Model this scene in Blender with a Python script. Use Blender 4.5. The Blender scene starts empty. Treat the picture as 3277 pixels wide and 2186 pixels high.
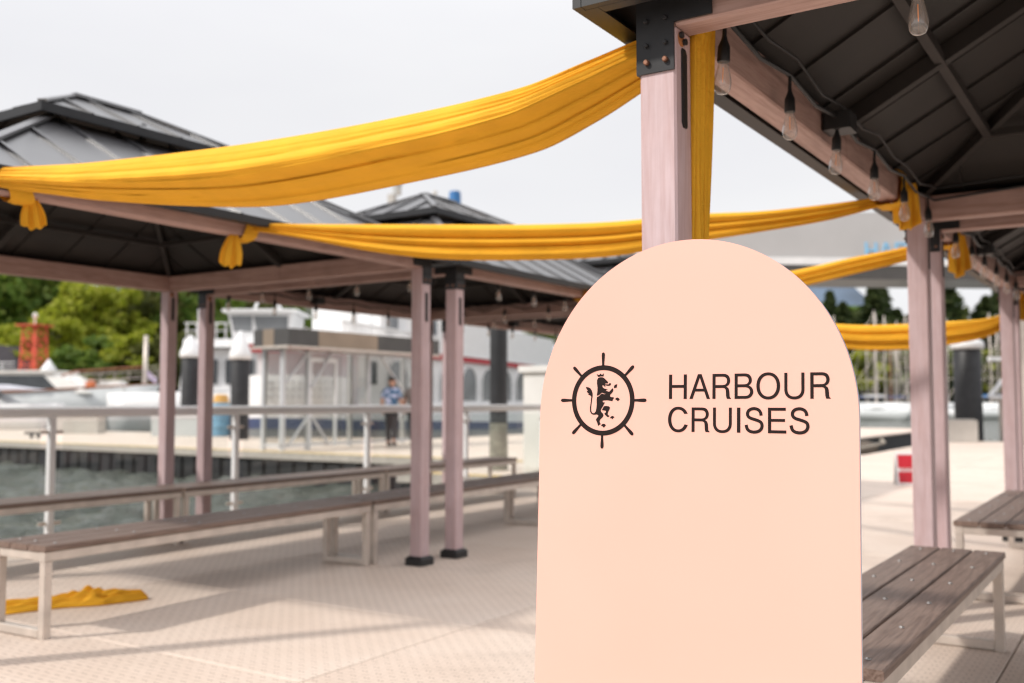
import bpy, bmesh, math, random
from mathutils import Vector, Matrix
from mathutils.geometry import tessellate_polygon

# ------------------------------------------------------------------ camera, sky, sun, exposure
SC = bpy.context.scene
COL = SC.collection
YAW = math.radians(33.0)
CAM_H = 1.15
cam_d = bpy.data.cameras.new('camera')
cam_d.lens = 35.0; cam_d.sensor_width = 36.0
cam_d.clip_start = 0.05; cam_d.clip_end = 6000
cam_d.dof.use_dof = True
cam_d.dof.focus_distance = 2.0
cam_d.dof.aperture_fstop = 3.2
cam = bpy.data.objects.new('camera', cam_d); COL.objects.link(cam)
cam.location = (0, 0, CAM_H)
cam.rotation_euler = (math.radians(90 + 3.455), 0, YAW)
SC.camera = cam

SUN_AZ = Vector((-0.56, -0.83, 0)).normalized()
SUN_EL = math.radians(42)
SUN_DIR = Vector((SUN_AZ.x*math.cos(SUN_EL), SUN_AZ.y*math.cos(SUN_EL), math.sin(SUN_EL)))
world = bpy.data.worlds.new('World'); SC.world = world
world.use_nodes = True
wn = world.node_tree.nodes; wl = world.node_tree.links
wn.clear()
w_out = wn.new('ShaderNodeOutputWorld'); w_bg = wn.new('ShaderNodeBackground')
w_sky = wn.new('ShaderNodeTexSky'); w_sky.sky_type = 'NISHITA'; w_sky.sun_disc = False
w_sky.sun_elevation = SUN_EL
w_sky.sun_rotation = math.atan2(SUN_AZ.x, SUN_AZ.y)
w_hs = wn.new('ShaderNodeHueSaturation'); w_hs.inputs['Saturation'].default_value = 0.35
w_mix = wn.new('ShaderNodeMix'); w_mix.data_type = 'RGBA'
w_mix.inputs[0].default_value = 0.93
w_tc = wn.new('ShaderNodeTexCoord'); w_map = wn.new('ShaderNodeMapping'); w_map.inputs['Scale'].default_value = (1.2, 1.2, 4.0)
w_no = wn.new('ShaderNodeTexNoise'); w_no.inputs['Scale'].default_value = 1.6; w_no.inputs['Detail'].default_value = 4
w_rp = wn.new('ShaderNodeValToRGB')
w_rp.color_ramp.elements[0].position = 0.3; w_rp.color_ramp.elements[0].color = (8.75, 8.75, 9.1, 1)
w_rp.color_ramp.elements[1].position = 0.7; w_rp.color_ramp.elements[1].color = (9.6, 9.6, 9.7, 1)
wl.new(w_tc.outputs['Generated'], w_map.inputs[0]); wl.new(w_map.outputs[0], w_no.inputs['Vector'])
wl.new(w_no.outputs[0], w_rp.inputs[0])
wl.new(w_sky.outputs[0], w_hs.inputs['Color'])
wl.new(w_hs.outputs[0], w_mix.inputs[6]); wl.new(w_rp.outputs[0], w_mix.inputs[7])
w_sep = wn.new('ShaderNodeSeparateXYZ'); wl.new(w_tc.outputs['Generated'], w_sep.inputs[0])
w_mr = wn.new('ShaderNodeMapRange'); w_mr.interpolation_type = 'SMOOTHSTEP'
w_mr.inputs['From Min'].default_value = 0.25; w_mr.inputs['From Max'].default_value = 1.0
w_mr.inputs['To Min'].default_value = 1.0; w_mr.inputs['To Max'].default_value = 2.0
wl.new(w_sep.outputs[2], w_mr.inputs[0])
w_vm = wn.new('ShaderNodeVectorMath'); w_vm.operation = 'SCALE'
wl.new(w_mix.outputs[2], w_vm.inputs[0]); wl.new(w_mr.outputs[0], w_vm.inputs['Scale'])
wl.new(w_vm.outputs[0], w_bg.inputs[0]); w_bg.inputs[1].default_value = 0.10
wl.new(w_bg.outputs[0], w_out.inputs[0])

sun_d = bpy.data.lights.new('sun', 'SUN'); sun_d.energy = 2.9; sun_d.angle = math.radians(3.2)
sun_d.color = (1.0, 0.95, 0.88)
sun = bpy.data.objects.new('sun', sun_d); COL.objects.link(sun)
sun.rotation_euler = (-SUN_DIR).to_track_quat('-Z', 'Y').to_euler()
sun.location = (0, 0, 30)

SC.view_settings.view_transform = 'Standard'
try: SC.view_settings.look = 'None'
except Exception: pass
SC.view_settings.exposure = 0.0; SC.view_settings.gamma = 1.0
SC.view_settings.use_curve_mapping = False
SC.render.engine = 'CYCLES'
SC.cycles.max_bounces = 8; SC.cycles.transparent_max_bounces = 24
SC.cycles.caustics_reflective = False; SC.cycles.caustics_refractive = False
SC.cycles.use_denoising = True
SC.cycles.filter_width = 1.2

# ------------------------------------------------------------------ helpers
rnd = random.Random(7)
RX, RY = math.cos(YAW), math.sin(YAW)
def ld(lat, dep):
    """ground point from metres to the right of and metres in front of the camera"""
    return (lat*RX - dep*RY, lat*RY + dep*RX)
def bearing(deg):
    """z-rotation that turns local +x to a compass bearing, degrees right of the view axis"""
    return YAW + math.radians(90 - deg)

class MB:
    def __init__(s): s.v = []; s.f = []; s.m = []; s.mi = 0
    def add(s, vs, fs):
        o = len(s.v); s.v += [tuple(v) for v in vs]
        for f in fs: s.f.append(tuple(i+o for i in f)); s.m.append(s.mi)
        return s
    def box(s, x0, x1, y0, y1, z0, z1, M=None):
        vs = [(x0,y0,z0),(x1,y0,z0),(x1,y1,z0),(x0,y1,z0),(x0,y0,z1),(x1,y0,z1),(x1,y1,z1),(x0,y1,z1)]
        if M is not None: vs = [M @ Vector(v) for v in vs]
        return s.add(vs, [(0,3,2,1),(4,5,6,7),(0,1,5,4),(1,2,6,5),(2,3,7,6),(3,0,4,7)])
    def cbox(s, x0, x1, y0, y1, z0, z1, c, axis='z'):
        """box whose edges along one axis are chamfered"""
        def ring(a0,a1,b0,b1): return [(a0+c,b0),(a1-c,b0),(a1,b0+c),(a1,b1-c),(a1-c,b1),(a0+c,b1),(a0,b1-c),(a0,b0+c)]
        if axis == 'z': r = ring(x0,x1,y0,y1); vs = [(a,b,z0) for a,b in r]+[(a,b,z1) for a,b in r]
        elif axis == 'x': r = ring(y0,y1,z0,z1); vs = [(x0,a,b) for a,b in r]+[(x1,a,b) for a,b in r]
        else: r = ring(z0,z1,x0,x1); vs = [(b,y0,a) for a,b in r]+[(b,y1,a) for a,b in r]
        fs = [tuple(reversed(range(8))), tuple(range(8,16))]+[(i,(i+1)%8,8+(i+1)%8,8+i) for i in range(8)]
        return s.add(vs, fs)
    def bar(s, p, q, w, h=None, up=(0,0,1)):
        """rectangular bar between two points"""
        h = w if h is None else h
        p = Vector(p); q = Vector(q); d = (q-p).normalized()
        u = Vector(up)
        if abs(d.dot(u)) > .98: u = Vector((1,0,0))
        r = d.cross(u).normalized(); u = r.cross(d).normalized()
        vs = [b + r*sx*w/2 + u*sz*h/2 for b in (p,q) for sx,sz in ((-1,-1),(1,-1),(1,1),(-1,1))]
        return s.add(vs, [(0,1,2,3),(7,6,5,4),(0,4,5,1),(1,5,6,2),(2,6,7,3),(3,7,4,0)])
    def tube(s, pts, r, n=8, caps=True):
        pts = [Vector(p) for p in pts]; rs = r if isinstance(r,(list,tuple)) else [r]*len(pts)
        vs = []; prev = None
        for i,p in enumerate(pts):
            d = (pts[min(i+1,len(pts)-1)]-pts[max(i-1,0)]).normalized()
            if prev is None:
                a = Vector((0,0,1)) if abs(d.z)<.9 else Vector((1,0,0)); u = d.cross(a).normalized()
            else:
                u = (prev - d*prev.dot(d)).normalized()
            prev = u; w = d.cross(u)
            for k in range(n):
                t = 2*math.pi*k/n; vs.append(p + (u*math.cos(t)+w*math.sin(t))*rs[i])
        fs = [(i*n+k, i*n+(k+1)%n, (i+1)*n+(k+1)%n, (i+1)*n+k) for i in range(len(pts)-1) for k in range(n)]
        if caps: fs += [tuple(reversed(range(n))), tuple(range((len(pts)-1)*n, len(pts)*n))]
        return s.add(vs, fs)
    def lathe(s, prof, n=16, c=(0,0,0)):
        vs = [(c[0]+r*math.cos(2*math.pi*k/n), c[1]+r*math.sin(2*math.pi*k/n), c[2]+z) for r,z in prof for k in range(n)]
        m = len(prof)
        fs = [(i*n+k, i*n+(k+1)%n, (i+1)*n+(k+1)%n, (i+1)*n+k) for i in range(m-1) for k in range(n)]
        fs += [tuple(reversed(range(n))), tuple(range((m-1)*n, m*n))]
        return s.add(vs, fs)
    def prism(s, poly, z0, z1):
        n = len(poly)
        vs = [(x,y,z0) for x,y in poly]+[(x,y,z1) for x,y in poly]
        tr = tessellate_polygon([[Vector((x,y,0)) for x,y in poly]])
        fs = [tuple(reversed(t)) for t in tr]+[tuple(i+n for i in t) for t in tr]
        fs += [(i,(i+1)%n,n+(i+1)%n,n+i) for i in range(n)]
        return s.add(vs, fs)
    def prism_xz(s, poly, y0, y1):
        n = len(poly)
        vs = [(x,y0,z) for x,z in poly]+[(x,y1,z) for x,z in poly]
        tr = tessellate_polygon([[Vector((x,z,0)) for x,z in poly]])
        fs = [tuple(t) for t in tr]+[tuple(reversed([i+n for i in t])) for t in tr]
        fs += [(i,(i+1)%n,n+(i+1)%n,n+i) for i in range(n)]
        return s.add(vs, fs)
    def mesh(s, name, mats, smooth=False, angle=None):
        me = bpy.data.meshes.new(name); me.from_pydata(s.v, [], s.f)
        bm = bmesh.new(); bm.from_mesh(me); bmesh.ops.recalc_face_normals(bm, faces=bm.faces); bm.to_mesh(me); bm.free()
        if not isinstance(mats,(list,tuple)): mats = [mats]
        for m in mats: me.materials.append(m)
        if any(s.m): me.polygons.foreach_set('material_index', s.m)
        if smooth: me.polygons.foreach_set('use_smooth', [True]*len(me.polygons))
        if angle is not None:
            me.polygons.foreach_set('use_smooth', [True]*len(me.polygons))
            me.set_sharp_from_angle(angle=math.radians(angle))
        me.update(); return me
    def build(s, name, mats, parent=None, **k):
        return link(name, s.mesh(name, mats, **k), parent)
def link(name, data, parent=None, loc=None):
    o = bpy.data.objects.new(name, data); COL.objects.link(o)
    if parent is not None: o.parent = parent
    if loc is not None: o.location = loc
    return o
def tag(o, label, cat, group=None, kind=None):
    if label: o['label'] = label
    if cat: o['category'] = cat
    if group: o['group'] = group
    if kind: o['kind'] = kind
    return o
def thing(name, label, cat, loc=(0,0,0), rotz=0, group=None):
    o = bpy.data.objects.new(name, None); COL.objects.link(o); o.empty_display_size = .1
    o.location = loc; o.rotation_euler = (0,0,rotz)
    return tag(o, label, cat, group)
def struct(o): o['kind'] = 'structure'; return o
def dup(root, loc=None, rotz=None, label=None, scale=None):
    def cp(o, par):
        c = o.copy(); COL.objects.link(c)
        if par is not None: c.parent = par
        for ch in o.children: cp(ch, c)
        return c
    r = cp(root, None)
    if loc is not None: r.location = loc
    if rotz is not None: r.rotation_euler = (0,0,rotz)
    if label: r['label'] = label
    if scale: r.scale = scale
    return r

# ------------------------------------------------------------------ materials
def newmat(name):
    m = bpy.data.materials.new(name); m.use_nodes = True
    nt = m.node_tree; b = nt.nodes['Principled BSDF']
    return m, nt, b
def tex(nt, kind, **k):
    n = nt.nodes.new(kind)
    for a,v in k.items():
        if a in n.inputs: n.inputs[a].default_value = v
        else: setattr(n, a, v)
    return n
def coords(nt, scale=(1,1,1), which='Object', rot=(0,0,0)):
    tc = nt.nodes.new('ShaderNodeTexCoord'); mp = nt.nodes.new('ShaderNodeMapping')
    mp.inputs['Scale'].default_value = scale; mp.inputs['Rotation'].default_value = rot
    nt.links.new(tc.outputs[which], mp.inputs[0]); return mp.outputs[0]
def ramp(nt, fac, stops):
    r = nt.nodes.new('ShaderNodeValToRGB'); e = r.color_ramp.elements
    while len(e) < len(stops): e.new(.5)
    for i,(p,c) in enumerate(stops): e[i].position = p; e[i].color = (*c, 1)
    nt.links.new(fac, r.inputs[0]); return r.outputs[0]
def bump(nt, b, h, strength=.2, dist=.01):
    n = nt.nodes.new('ShaderNodeBump'); n.inputs['Strength'].default_value = strength; n.inputs['Distance'].default_value = dist
    nt.links.new(h, n.inputs['Height']); nt.links.new(n.outputs[0], b.inputs['Normal'])
def mul(c, k): return tuple(max(0,min(1,x*k)) for x in c)
def plain(name, col, rough=.5, metal=0, var=.12, scale=6, bmp=0, spec=.5):
    m, nt, b = newmat(name)
    v = coords(nt)
    n = tex(nt, 'ShaderNodeTexNoise', Scale=scale, Detail=5.0)
    nt.links.new(v, n.inputs['Vector'])
    nt.links.new(ramp(nt, n.outputs[0], [(.3, mul(col,1-var)), (.7, mul(col,1+var))]), b.inputs['Base Color'])
    b.inputs['Roughness'].default_value = rough; b.inputs['Metallic'].default_value = metal
    b.inputs['Specular IOR Level'].default_value = spec
    if bmp: bump(nt, b, n.outputs[0], bmp, .004)
    return m
def wood(name, dark, light, axis, rough=.55, ring=38, bmp=.25):
    m, nt, b = newmat(name)
    s = {'x':(.06,1,1), 'y':(1,.06,1), 'z':(1,1,.06)}[axis]
    v = coords(nt, s)
    n1 = tex(nt, 'ShaderNodeTexNoise', Scale=9.0, Detail=3.0, Distortion=.6); nt.links.new(v, n1.inputs['Vector'])
    n2 = tex(nt, 'ShaderNodeTexNoise', Scale=160.0, Detail=4.0); nt.links.new(v, n2.inputs['Vector'])
    w = nt.nodes.new('ShaderNodeMath'); w.operation = 'SINE'
    mm = nt.nodes.new('ShaderNodeMath'); mm.operation = 'MULTIPLY'; mm.inputs[1].default_value = ring
    nt.links.new(n1.outputs[0], mm.inputs[0]); nt.links.new(mm.outputs[0], w.inputs[0])
    a = nt.nodes.new('ShaderNodeMath'); a.operation = 'MULTIPLY_ADD'; a.inputs[1].default_value = .13
    nt.links.new(w.outputs[0], a.inputs[0]); nt.links.new(n2.outputs[0], a.inputs[2])
    oi = nt.nodes.new('ShaderNodeObjectInfo'); mr = nt.nodes.new('ShaderNodeMapRange')
    mr.inputs['To Min'].default_value = .88; mr.inputs['To Max'].default_value = 1.07
    nt.links.new(oi.outputs['Random'], mr.inputs[0])
    st = tex(nt, 'ShaderNodeTexNoise', Scale=2.5, Detail=6.0, Roughness=.7); nt.links.new(coords(nt), st.inputs['Vector'])
    m2 = nt.nodes.new('ShaderNodeMapRange'); m2.inputs['From Min'].default_value = .3; m2.inputs['From Max'].default_value = .7
    m2.inputs['To Min'].default_value = .86; m2.inputs['To Max'].default_value = 1.05; nt.links.new(st.outputs[0], m2.inputs[0])
    pr = nt.nodes.new('ShaderNodeMath'); pr.operation = 'MULTIPLY'; nt.links.new(mr.outputs[0], pr.inputs[0]); nt.links.new(m2.outputs[0], pr.inputs[1])
    vs = nt.nodes.new('ShaderNodeVectorMath'); vs.operation = 'SCALE'
    nt.links.new(ramp(nt, a.outputs[0], [(.25, dark), (.72, light)]), vs.inputs[0]); nt.links.new(pr.outputs[0], vs.inputs['Scale'])
    nt.links.new(vs.outputs[0], b.inputs['Base Color'])
    b.inputs['Roughness'].default_value = rough
    bump(nt, b, a.outputs[0], bmp, .0015)
    return m
M = {}
PINK_D, PINK_L = (.525,.37,.37), (.60,.46,.475)
BEAM_D, BEAM_L = (.385,.235,.20), (.53,.355,.315)
M['post'] = wood('lilac_wood_post', PINK_D, PINK_L, 'z')
M['beam_x'] = wood('lilac_wood_beam_x', BEAM_D, BEAM_L, 'x')
M['beam_y'] = wood('lilac_wood_beam_y', BEAM_D, BEAM_L, 'y')
M['plank'] = wood('brown_composite_plank', (.13,.083,.064), (.235,.165,.132), 'y', .5, 60, .5)
M['steel'] = plain('black_coated_steel', (.022,.022,.024), .45, 0, .2, 14, 0, .32)
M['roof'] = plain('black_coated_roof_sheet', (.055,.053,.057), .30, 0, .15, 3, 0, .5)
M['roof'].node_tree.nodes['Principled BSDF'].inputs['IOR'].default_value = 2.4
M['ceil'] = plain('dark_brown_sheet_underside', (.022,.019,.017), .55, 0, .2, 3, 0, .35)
M['rafter'] = plain('black_rafter_metal', (.030,.026,.024), .6, 0, .15, 5, 0, .3)
M['plastic'] = plain('matt_black_plastic', (.012,.012,.013), .5, 0, .1, 8)
M['copper'] = plain('rusty_bolt', (.23,.11,.07), .45, .6, .35, 90)
M['rust'] = plain('rust_stain', (.42,.16,.05), .8, 0, .3, 60)
M['alu'] = plain('brushed_aluminium', (.60,.53,.47), .42, .35, .12, 10)
M['white'] = plain('white_paint', (.78,.78,.78), .4, 0, .05, 3)
M['white_warm'] = plain('warm_white_paint', (.80,.78,.74), .5, 0, .06, 2)
M['screw'] = plain('steel_screw_head', (.42,.41,.40), .35, .8, .05, 8)
M['print'] = plain('dark_brown_vinyl', (.020,.013,.012), .55, 0, .15, 60, 0, .1)
M['boardedge'] = plain('grey_board_edge', (.50,.50,.56), .5)
M['navy'] = plain('navy_paint', (.03,.05,.14), .4)
M['red'] = plain('red_paint', (.50,.015,.03), .45)
M['lattice_red'] = plain('red_lattice_paint', (.80,.13,.07), .6)
M['window'] = plain('dark_tinted_window', (.05,.055,.06), .12, 0, .2, 1.5)
M['window_grey'] = plain('grey_tinted_window', (.20,.21,.22), .15, 0, .2, 1)
M['greyhull'] = plain('pale_grey_hull_paint', (.58,.60,.60), .35, 0, .06, 1)
M['varnish'] = plain('varnished_mahogany', (.30,.11,.05), .35, 0, .25, 6)
M['bronze'] = plain('bronze_awning_panel', (.30,.23,.17), .35, .2, .1, 2)
M['bronze_dark'] = plain('dark_grey_awning_panel', (.075,.07,.066), .3, .1, .15, 2)
M['pile'] = plain('black_pile_sleeve', (.018,.018,.02), .5, 0, .3, 5)
M['pile_foot'] = plain('mottled_grey_pile_foot', (.20,.19,.15), .8, 0, .45, 7, .4)  # lower end of the pile, paler and mottled
M['canvas'] = plain('grey_canopy_sheet', (.46,.455,.455), .7, 0, .08, .6)
M['skyblue'] = plain('light_blue_lettering', (.22,.50,.75), .5)
M['barrel'] = plain('light_blue_barrel', (.16,.33,.47), .45)
M['yellowlid'] = plain('ochre_lid', (.55,.32,.09), .6)
M['funnel'] = plain('blue_funnel_paint', (.02,.14,.36), .4)
M['concrete'] = plain('pale_concrete', (.52,.49,.45), .8, 0, .1, 2)
M['fascia'] = plain('black_dock_fascia', (.012,.012,.013), .7, 0, .4, 3)
M['yellowline'] = plain('yellow_edge_paint', (.62,.42,.14), .7)
M['trunk'] = plain('bark', (.07,.055,.045), .9, 0, .3, 8, .4)
M['shore'] = plain('shore_earth_and_scrub', (.045,.055,.028), .95, 0, .4, .12)
M['hill'] = plain('haze_tinted_forest_hillside', (.085,.12,.17), .95, 0, .25, .02)  # blue of the distant air haze is mixed into the forest's base colour
M['roofdark'] = plain('dark_shingle', (.06,.05,.055), .8, 0, .2, 3)
M['maroon'] = plain('maroon_siding', (.20,.06,.07), .8, 0, .15, 3)
M['skiffwood'] = plain('old_brown_timber', (.12,.085,.055), .8, 0, .35, 4)
M['green'] = plain('sea_green_panel', (.10,.27,.21), .5)
M['skin'] = plain('skin', (.55,.30,.21), .55, 0, .06, 8)
M['hair'] = plain('dark_brown_hair', (.022,.014,.012), .6)
M['trousers'] = plain('charcoal_trousers', (.03,.03,.032), .8, 0, .2, 12)
M['shoe'] = plain('black_shoe_leather', (.015,.015,.015), .5)
M['greytop'] = plain('brown_grey_top', (.20,.16,.14), .8, 0, .2, 10)
M['flagcloth'] = plain('red_flag_cloth', (.55,.05,.05), .8, 0, .1, 4)
M['frame'] = plain('pale_grey_frame', (.60,.60,.61), .4, .2, .06, 3)
M['lavflag'] = plain('pale_lavender_pennant', (.50,.42,.58), .8, 0, .1, 4)
M['orange'] = plain('orange_float', (.75,.22,.09), .6, 0, .1, 4)
M['rope'] = plain('old_rope', (.38,.33,.27), .9, 0, .3, 60)

def sign_mat():
    m, nt, b = newmat('peach_board_paint')
    v = coords(nt); n = tex(nt, 'ShaderNodeTexNoise', Scale=2.2, Detail=2.0); nt.links.new(v, n.inputs['Vector'])
    nt.links.new(ramp(nt, n.outputs[0], [(.3,(.82,.435,.355)), (.7,(.85,.46,.38))]), b.inputs['Base Color'])
    b.inputs['Roughness'].default_value = .42
    n2 = tex(nt, 'ShaderNodeTexNoise', Scale=240.0, Detail=2.0); nt.links.new(v, n2.inputs['Vector'])
    bump(nt, b, n2.outputs[0], .05, .0006)
    return m
M['peach'] = sign_mat()

def cloth_mat(name, col, trans=.3):
    m, nt, b = newmat(name)
    v = coords(nt); n = tex(nt, 'ShaderNodeTexNoise', Scale=7.0, Detail=4.0); nt.links.new(v, n.inputs['Vector'])
    c = ramp(nt, n.outputs[0], [(.3, mul(col,.92)), (.7, mul(col,1.06))])
    nt.links.new(c, b.inputs['Base Color']); b.inputs['Roughness'].default_value = .75
    b.inputs['Sheen Weight'].default_value = .0; b.inputs['Sheen Roughness'].default_value = .4
    b.inputs['Specular IOR Level'].default_value = .12
    wv = tex(nt, 'ShaderNodeTexNoise', Scale=900.0, Detail=1.0); nt.links.new(v, wv.inputs['Vector'])
    wr_ = tex(nt, 'ShaderNodeTexNoise', Scale=1.0, Detail=5.0, Roughness=.6, Distortion=.5); nt.links.new(coords(nt, (2.2,5.0,34.0)), wr_.inputs['Vector'])
    ad = nt.nodes.new('ShaderNodeMath'); ad.operation = 'MULTIPLY_ADD'; ad.inputs[1].default_value = .03
    nt.links.new(wv.outputs[0], ad.inputs[0]); nt.links.new(wr_.outputs[0], ad.inputs[2])
    bump(nt, b, ad.outputs[0], .45, .018)
    t = nt.nodes.new('ShaderNodeBsdfTranslucent'); t.inputs['Color'].default_value = (.80,.27,.008,1)
    mx = nt.nodes.new('ShaderNodeMixShader'); mx.inputs[0].default_value = trans
    nt.links.new(b.outputs[0], mx.inputs[1]); nt.links.new(t.outputs[0], mx.inputs[2])
    nt.links.new(mx.outputs[0], nt.nodes['Material Output'].inputs[0])
    return m
M['cloth'] = cloth_mat('golden_yellow_fabric', (.84,.435,.035), .10)

def glass_mat(name, tint, refl=1.0):
    m, nt, b = newmat(name); nt.nodes.remove(b)
    t = nt.nodes.new('ShaderNodeBsdfTransparent'); t.inputs[0].default_value = (*tint,1)
    g = nt.nodes.new('ShaderNodeBsdfGlossy'); g.inputs['Roughness'].default_value = .02
    f = nt.nodes.new('ShaderNodeFresnel')
    gm = nt.nodes.new('ShaderNodeNewGeometry'); ir = nt.nodes.new('ShaderNodeMath'); ir.operation = 'MULTIPLY_ADD'
    ir.inputs[1].default_value = 1/1.45-1.45; ir.inputs[2].default_value = 1.45     # same reflectance from both sides of the sheet
    nt.links.new(gm.outputs['Backfacing'], ir.inputs[0]); nt.links.new(ir.outputs[0], f.inputs[0])
    k = nt.nodes.new('ShaderNodeMath'); k.operation = 'MULTIPLY'; k.inputs[1].default_value = refl
    mx = nt.nodes.new('ShaderNodeMixShader')
    nt.links.new(f.outputs[0], k.inputs[0]); nt.links.new(k.outputs[0], mx.inputs[0])
    nt.links.new(t.outputs[0], mx.inputs[1]); nt.links.new(g.outputs[0], mx.inputs[2])
    nt.links.new(mx.outputs[0], nt.nodes['Material Output'].inputs[0])
    return m
M['glass'] = glass_mat('clear_guard_glass', (.93,.95,.94), .8)
M['bulbglass'] = glass_mat('clear_bulb_glass', (.95,.93,.91), 3.2)
def whiten_bulb_glass():  # adds a small whitish diffuse share that makes the bulb glass visible
    m = M['bulbglass']; nt = m.node_tree; out = nt.nodes['Material Output']; src = out.inputs[0].links[0].from_socket
    d = nt.nodes.new('ShaderNodeBsdfTranslucent'); d.inputs[0].default_value = (.9,.85,.8,1)
    d2 = nt.nodes.new('ShaderNodeBsdfDiffuse'); d2.inputs[0].default_value = (.9,.85,.8,1)
    a = nt.nodes.new('ShaderNodeMixShader'); a.inputs[0].default_value = .5; nt.links.new(d.outputs[0], a.inputs[1]); nt.links.new(d2.outputs[0], a.inputs[2])
    x = nt.nodes.new('ShaderNodeMixShader'); x.inputs[0].default_value = .15; nt.links.new(src, x.inputs[1]); nt.links.new(a.outputs[0], x.inputs[2])
    nt.links.new(x.outputs[0], out.inputs[0])
whiten_bulb_glass()
M['shelterglass'] = glass_mat('dusty_shelter_glass', (.80,.80,.78), 1.2)
def filament():
    m, nt, b = newmat('orange_filament'); b.inputs['Base Color'].default_value = (.8,.25,.06,1)
    b.inputs['Emission Color'].default_value = (1,.35,.08,1); b.inputs['Emission Strength'].default_value = .25
    return m
M['filament'] = filament()

def water_mat():
    m, nt, b = newmat('harbour_water')
    v = coords(nt, (1,1,1))
    n1 = tex(nt, 'ShaderNodeTexNoise', Scale=3.2, Detail=6.0, Roughness=.62, Distortion=.4); nt.links.new(v, n1.inputs['Vector'])
    n2 = tex(nt, 'ShaderNodeTexNoise', Scale=.25, Detail=2.0); nt.links.new(v, n2.inputs['Vector'])
    nt.links.new(ramp(nt, n2.outputs[0], [(.3,(.085,.095,.08)), (.7,(.12,.127,.108))]), b.inputs['Base Color'])
    b.inputs['Roughness'].default_value = .10; b.inputs['IOR'].default_value = 1.33
    bump(nt, b, n1.outputs[0], 1.0, .30)
    return m
M['water'] = water_mat()

def deck_mat():
    m, nt, b = newmat('beige_deck_tile')
    L = nt.links
    tc = nt.nodes.new('ShaderNodeTexCoord')
    def vm(op, a, bb=None):
        n = nt.nodes.new('ShaderNodeVectorMath'); n.operation = op
        L.new(a, n.inputs[0])
        if bb is not None: n.inputs[1].default_value = bb
        return n
    def mt(op, a, bb=None, c=None):
        n = nt.nodes.new('ShaderNodeMath'); n.operation = op
        for i,x in enumerate((a,bb,c)):
            if x is None: continue
            if isinstance(x,(int,float)): n.inputs[i].default_value = x
            else: L.new(x, n.inputs[i])
        return n.outputs[0]
    sep = nt.nodes.new('ShaderNodeSeparateXYZ'); L.new(tc.outputs['Object'], sep.inputs[0])
    x, y = sep.outputs[0], sep.outputs[1]
    def cell(c, p): return mt('SUBTRACT', mt('FRACT', mt('DIVIDE', c, p)), .5)
    # square tile ribs at 75 mm, drain holes in pairs
    cx, cy = cell(x, .075), cell(y, .075)
    lx = mt('GREATER_THAN', mt('ABSOLUTE', cx), .465); ly = mt('GREATER_THAN', mt('ABSOLUTE', cy), .465)
    line = mt('MAXIMUM', lx, ly)
    def dots(ox, oy, rad):
        u = mt('ABSOLUTE', cell(mt('ADD', x, ox), .075)); v = cell(mt('ADD', y, oy), .075)
        u = mt('SUBTRACT', u, .13)
        d = mt('SQRT', mt('ADD', mt('POWER', u, 2.0), mt('POWER', v, 2.0)))
        return mt('LESS_THAN', d, rad)
    hole = mt('ADD', dots(0, 0, .078), mt('MULTIPLY', dots(.0375, .0375, .07), .3))
    fine = mt('GREATER_THAN', mt('ABSOLUTE', cell(mt('ADD', x, y), .0125)), .30)
    dark = mt('MINIMUM', mt('ADD', mt('ADD', mt('MULTIPLY', line, .20), mt('MULTIPLY', hole, .74)), mt('MULTIPLY', fine, .06)), 1.0)
    n1 = tex(nt, 'ShaderNodeTexNoise', Scale=1.1, Detail=6.0, Roughness=.65); L.new(tc.outputs['Object'], n1.inputs['Vector'])
    n2 = tex(nt, 'ShaderNodeTexNoise', Scale=18.0, Detail=4.0); L.new(tc.outputs['Object'], n2.inputs['Vector'])
    oi = nt.nodes.new('ShaderNodeObjectInfo')
    base = ramp(nt, n1.outputs[0], [(.22,(.615,.49,.405)), (.45,(.68,.555,.465)), (.75,(.75,.63,.54))])
    mx = nt.nodes.new('ShaderNodeMix'); mx.data_type = 'RGBA'; mx.blend_type = 'MULTIPLY'; mx.inputs[0].default_value = .35
    g = nt.nodes.new('ShaderNodeCombineColor'); k = mt('ADD', mt('MULTIPLY', oi.outputs['Random'], .2), .84)
    for i in range(3): L.new(k, g.inputs[i])
    L.new(base, mx.inputs[6]); L.new(g.outputs[0], mx.inputs[7])
    gp = nt.nodes.new('ShaderNodeNewGeometry')
    n3 = tex(nt, 'ShaderNodeTexNoise', Scale=.8, Detail=7.0, Roughness=.7, Distortion=.8); L.new(gp.outputs['Position'], n3.inputs['Vector'])
    stn = nt.nodes.new('ShaderNodeMapRange'); L.new(n3.outputs[0], stn.inputs[0])
    stn.inputs['From Min'].default_value = .52; stn.inputs['From Max'].default_value = .78; stn.inputs['To Max'].default_value = .30
    dark = mt('MINIMUM', mt('ADD', dark, stn.outputs[0]), 1.0)
    mx2 = nt.nodes.new('ShaderNodeMix'); mx2.data_type = 'RGBA'; L.new(dark, mx2.inputs[0]); L.new(mx.outputs[2], mx2.inputs[6]); mx2.inputs[7].default_value = (.17,.11,.075,1)
    L.new(mx2.outputs[2], b.inputs['Base Color'])
    b.inputs['Roughness'].default_value = .6
    h = mt('SUBTRACT', mt('MULTIPLY', n2.outputs[0], .3), dark)
    bump(nt, b, h, .35, .004)
    return m
M['deck'] = deck_mat()

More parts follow.
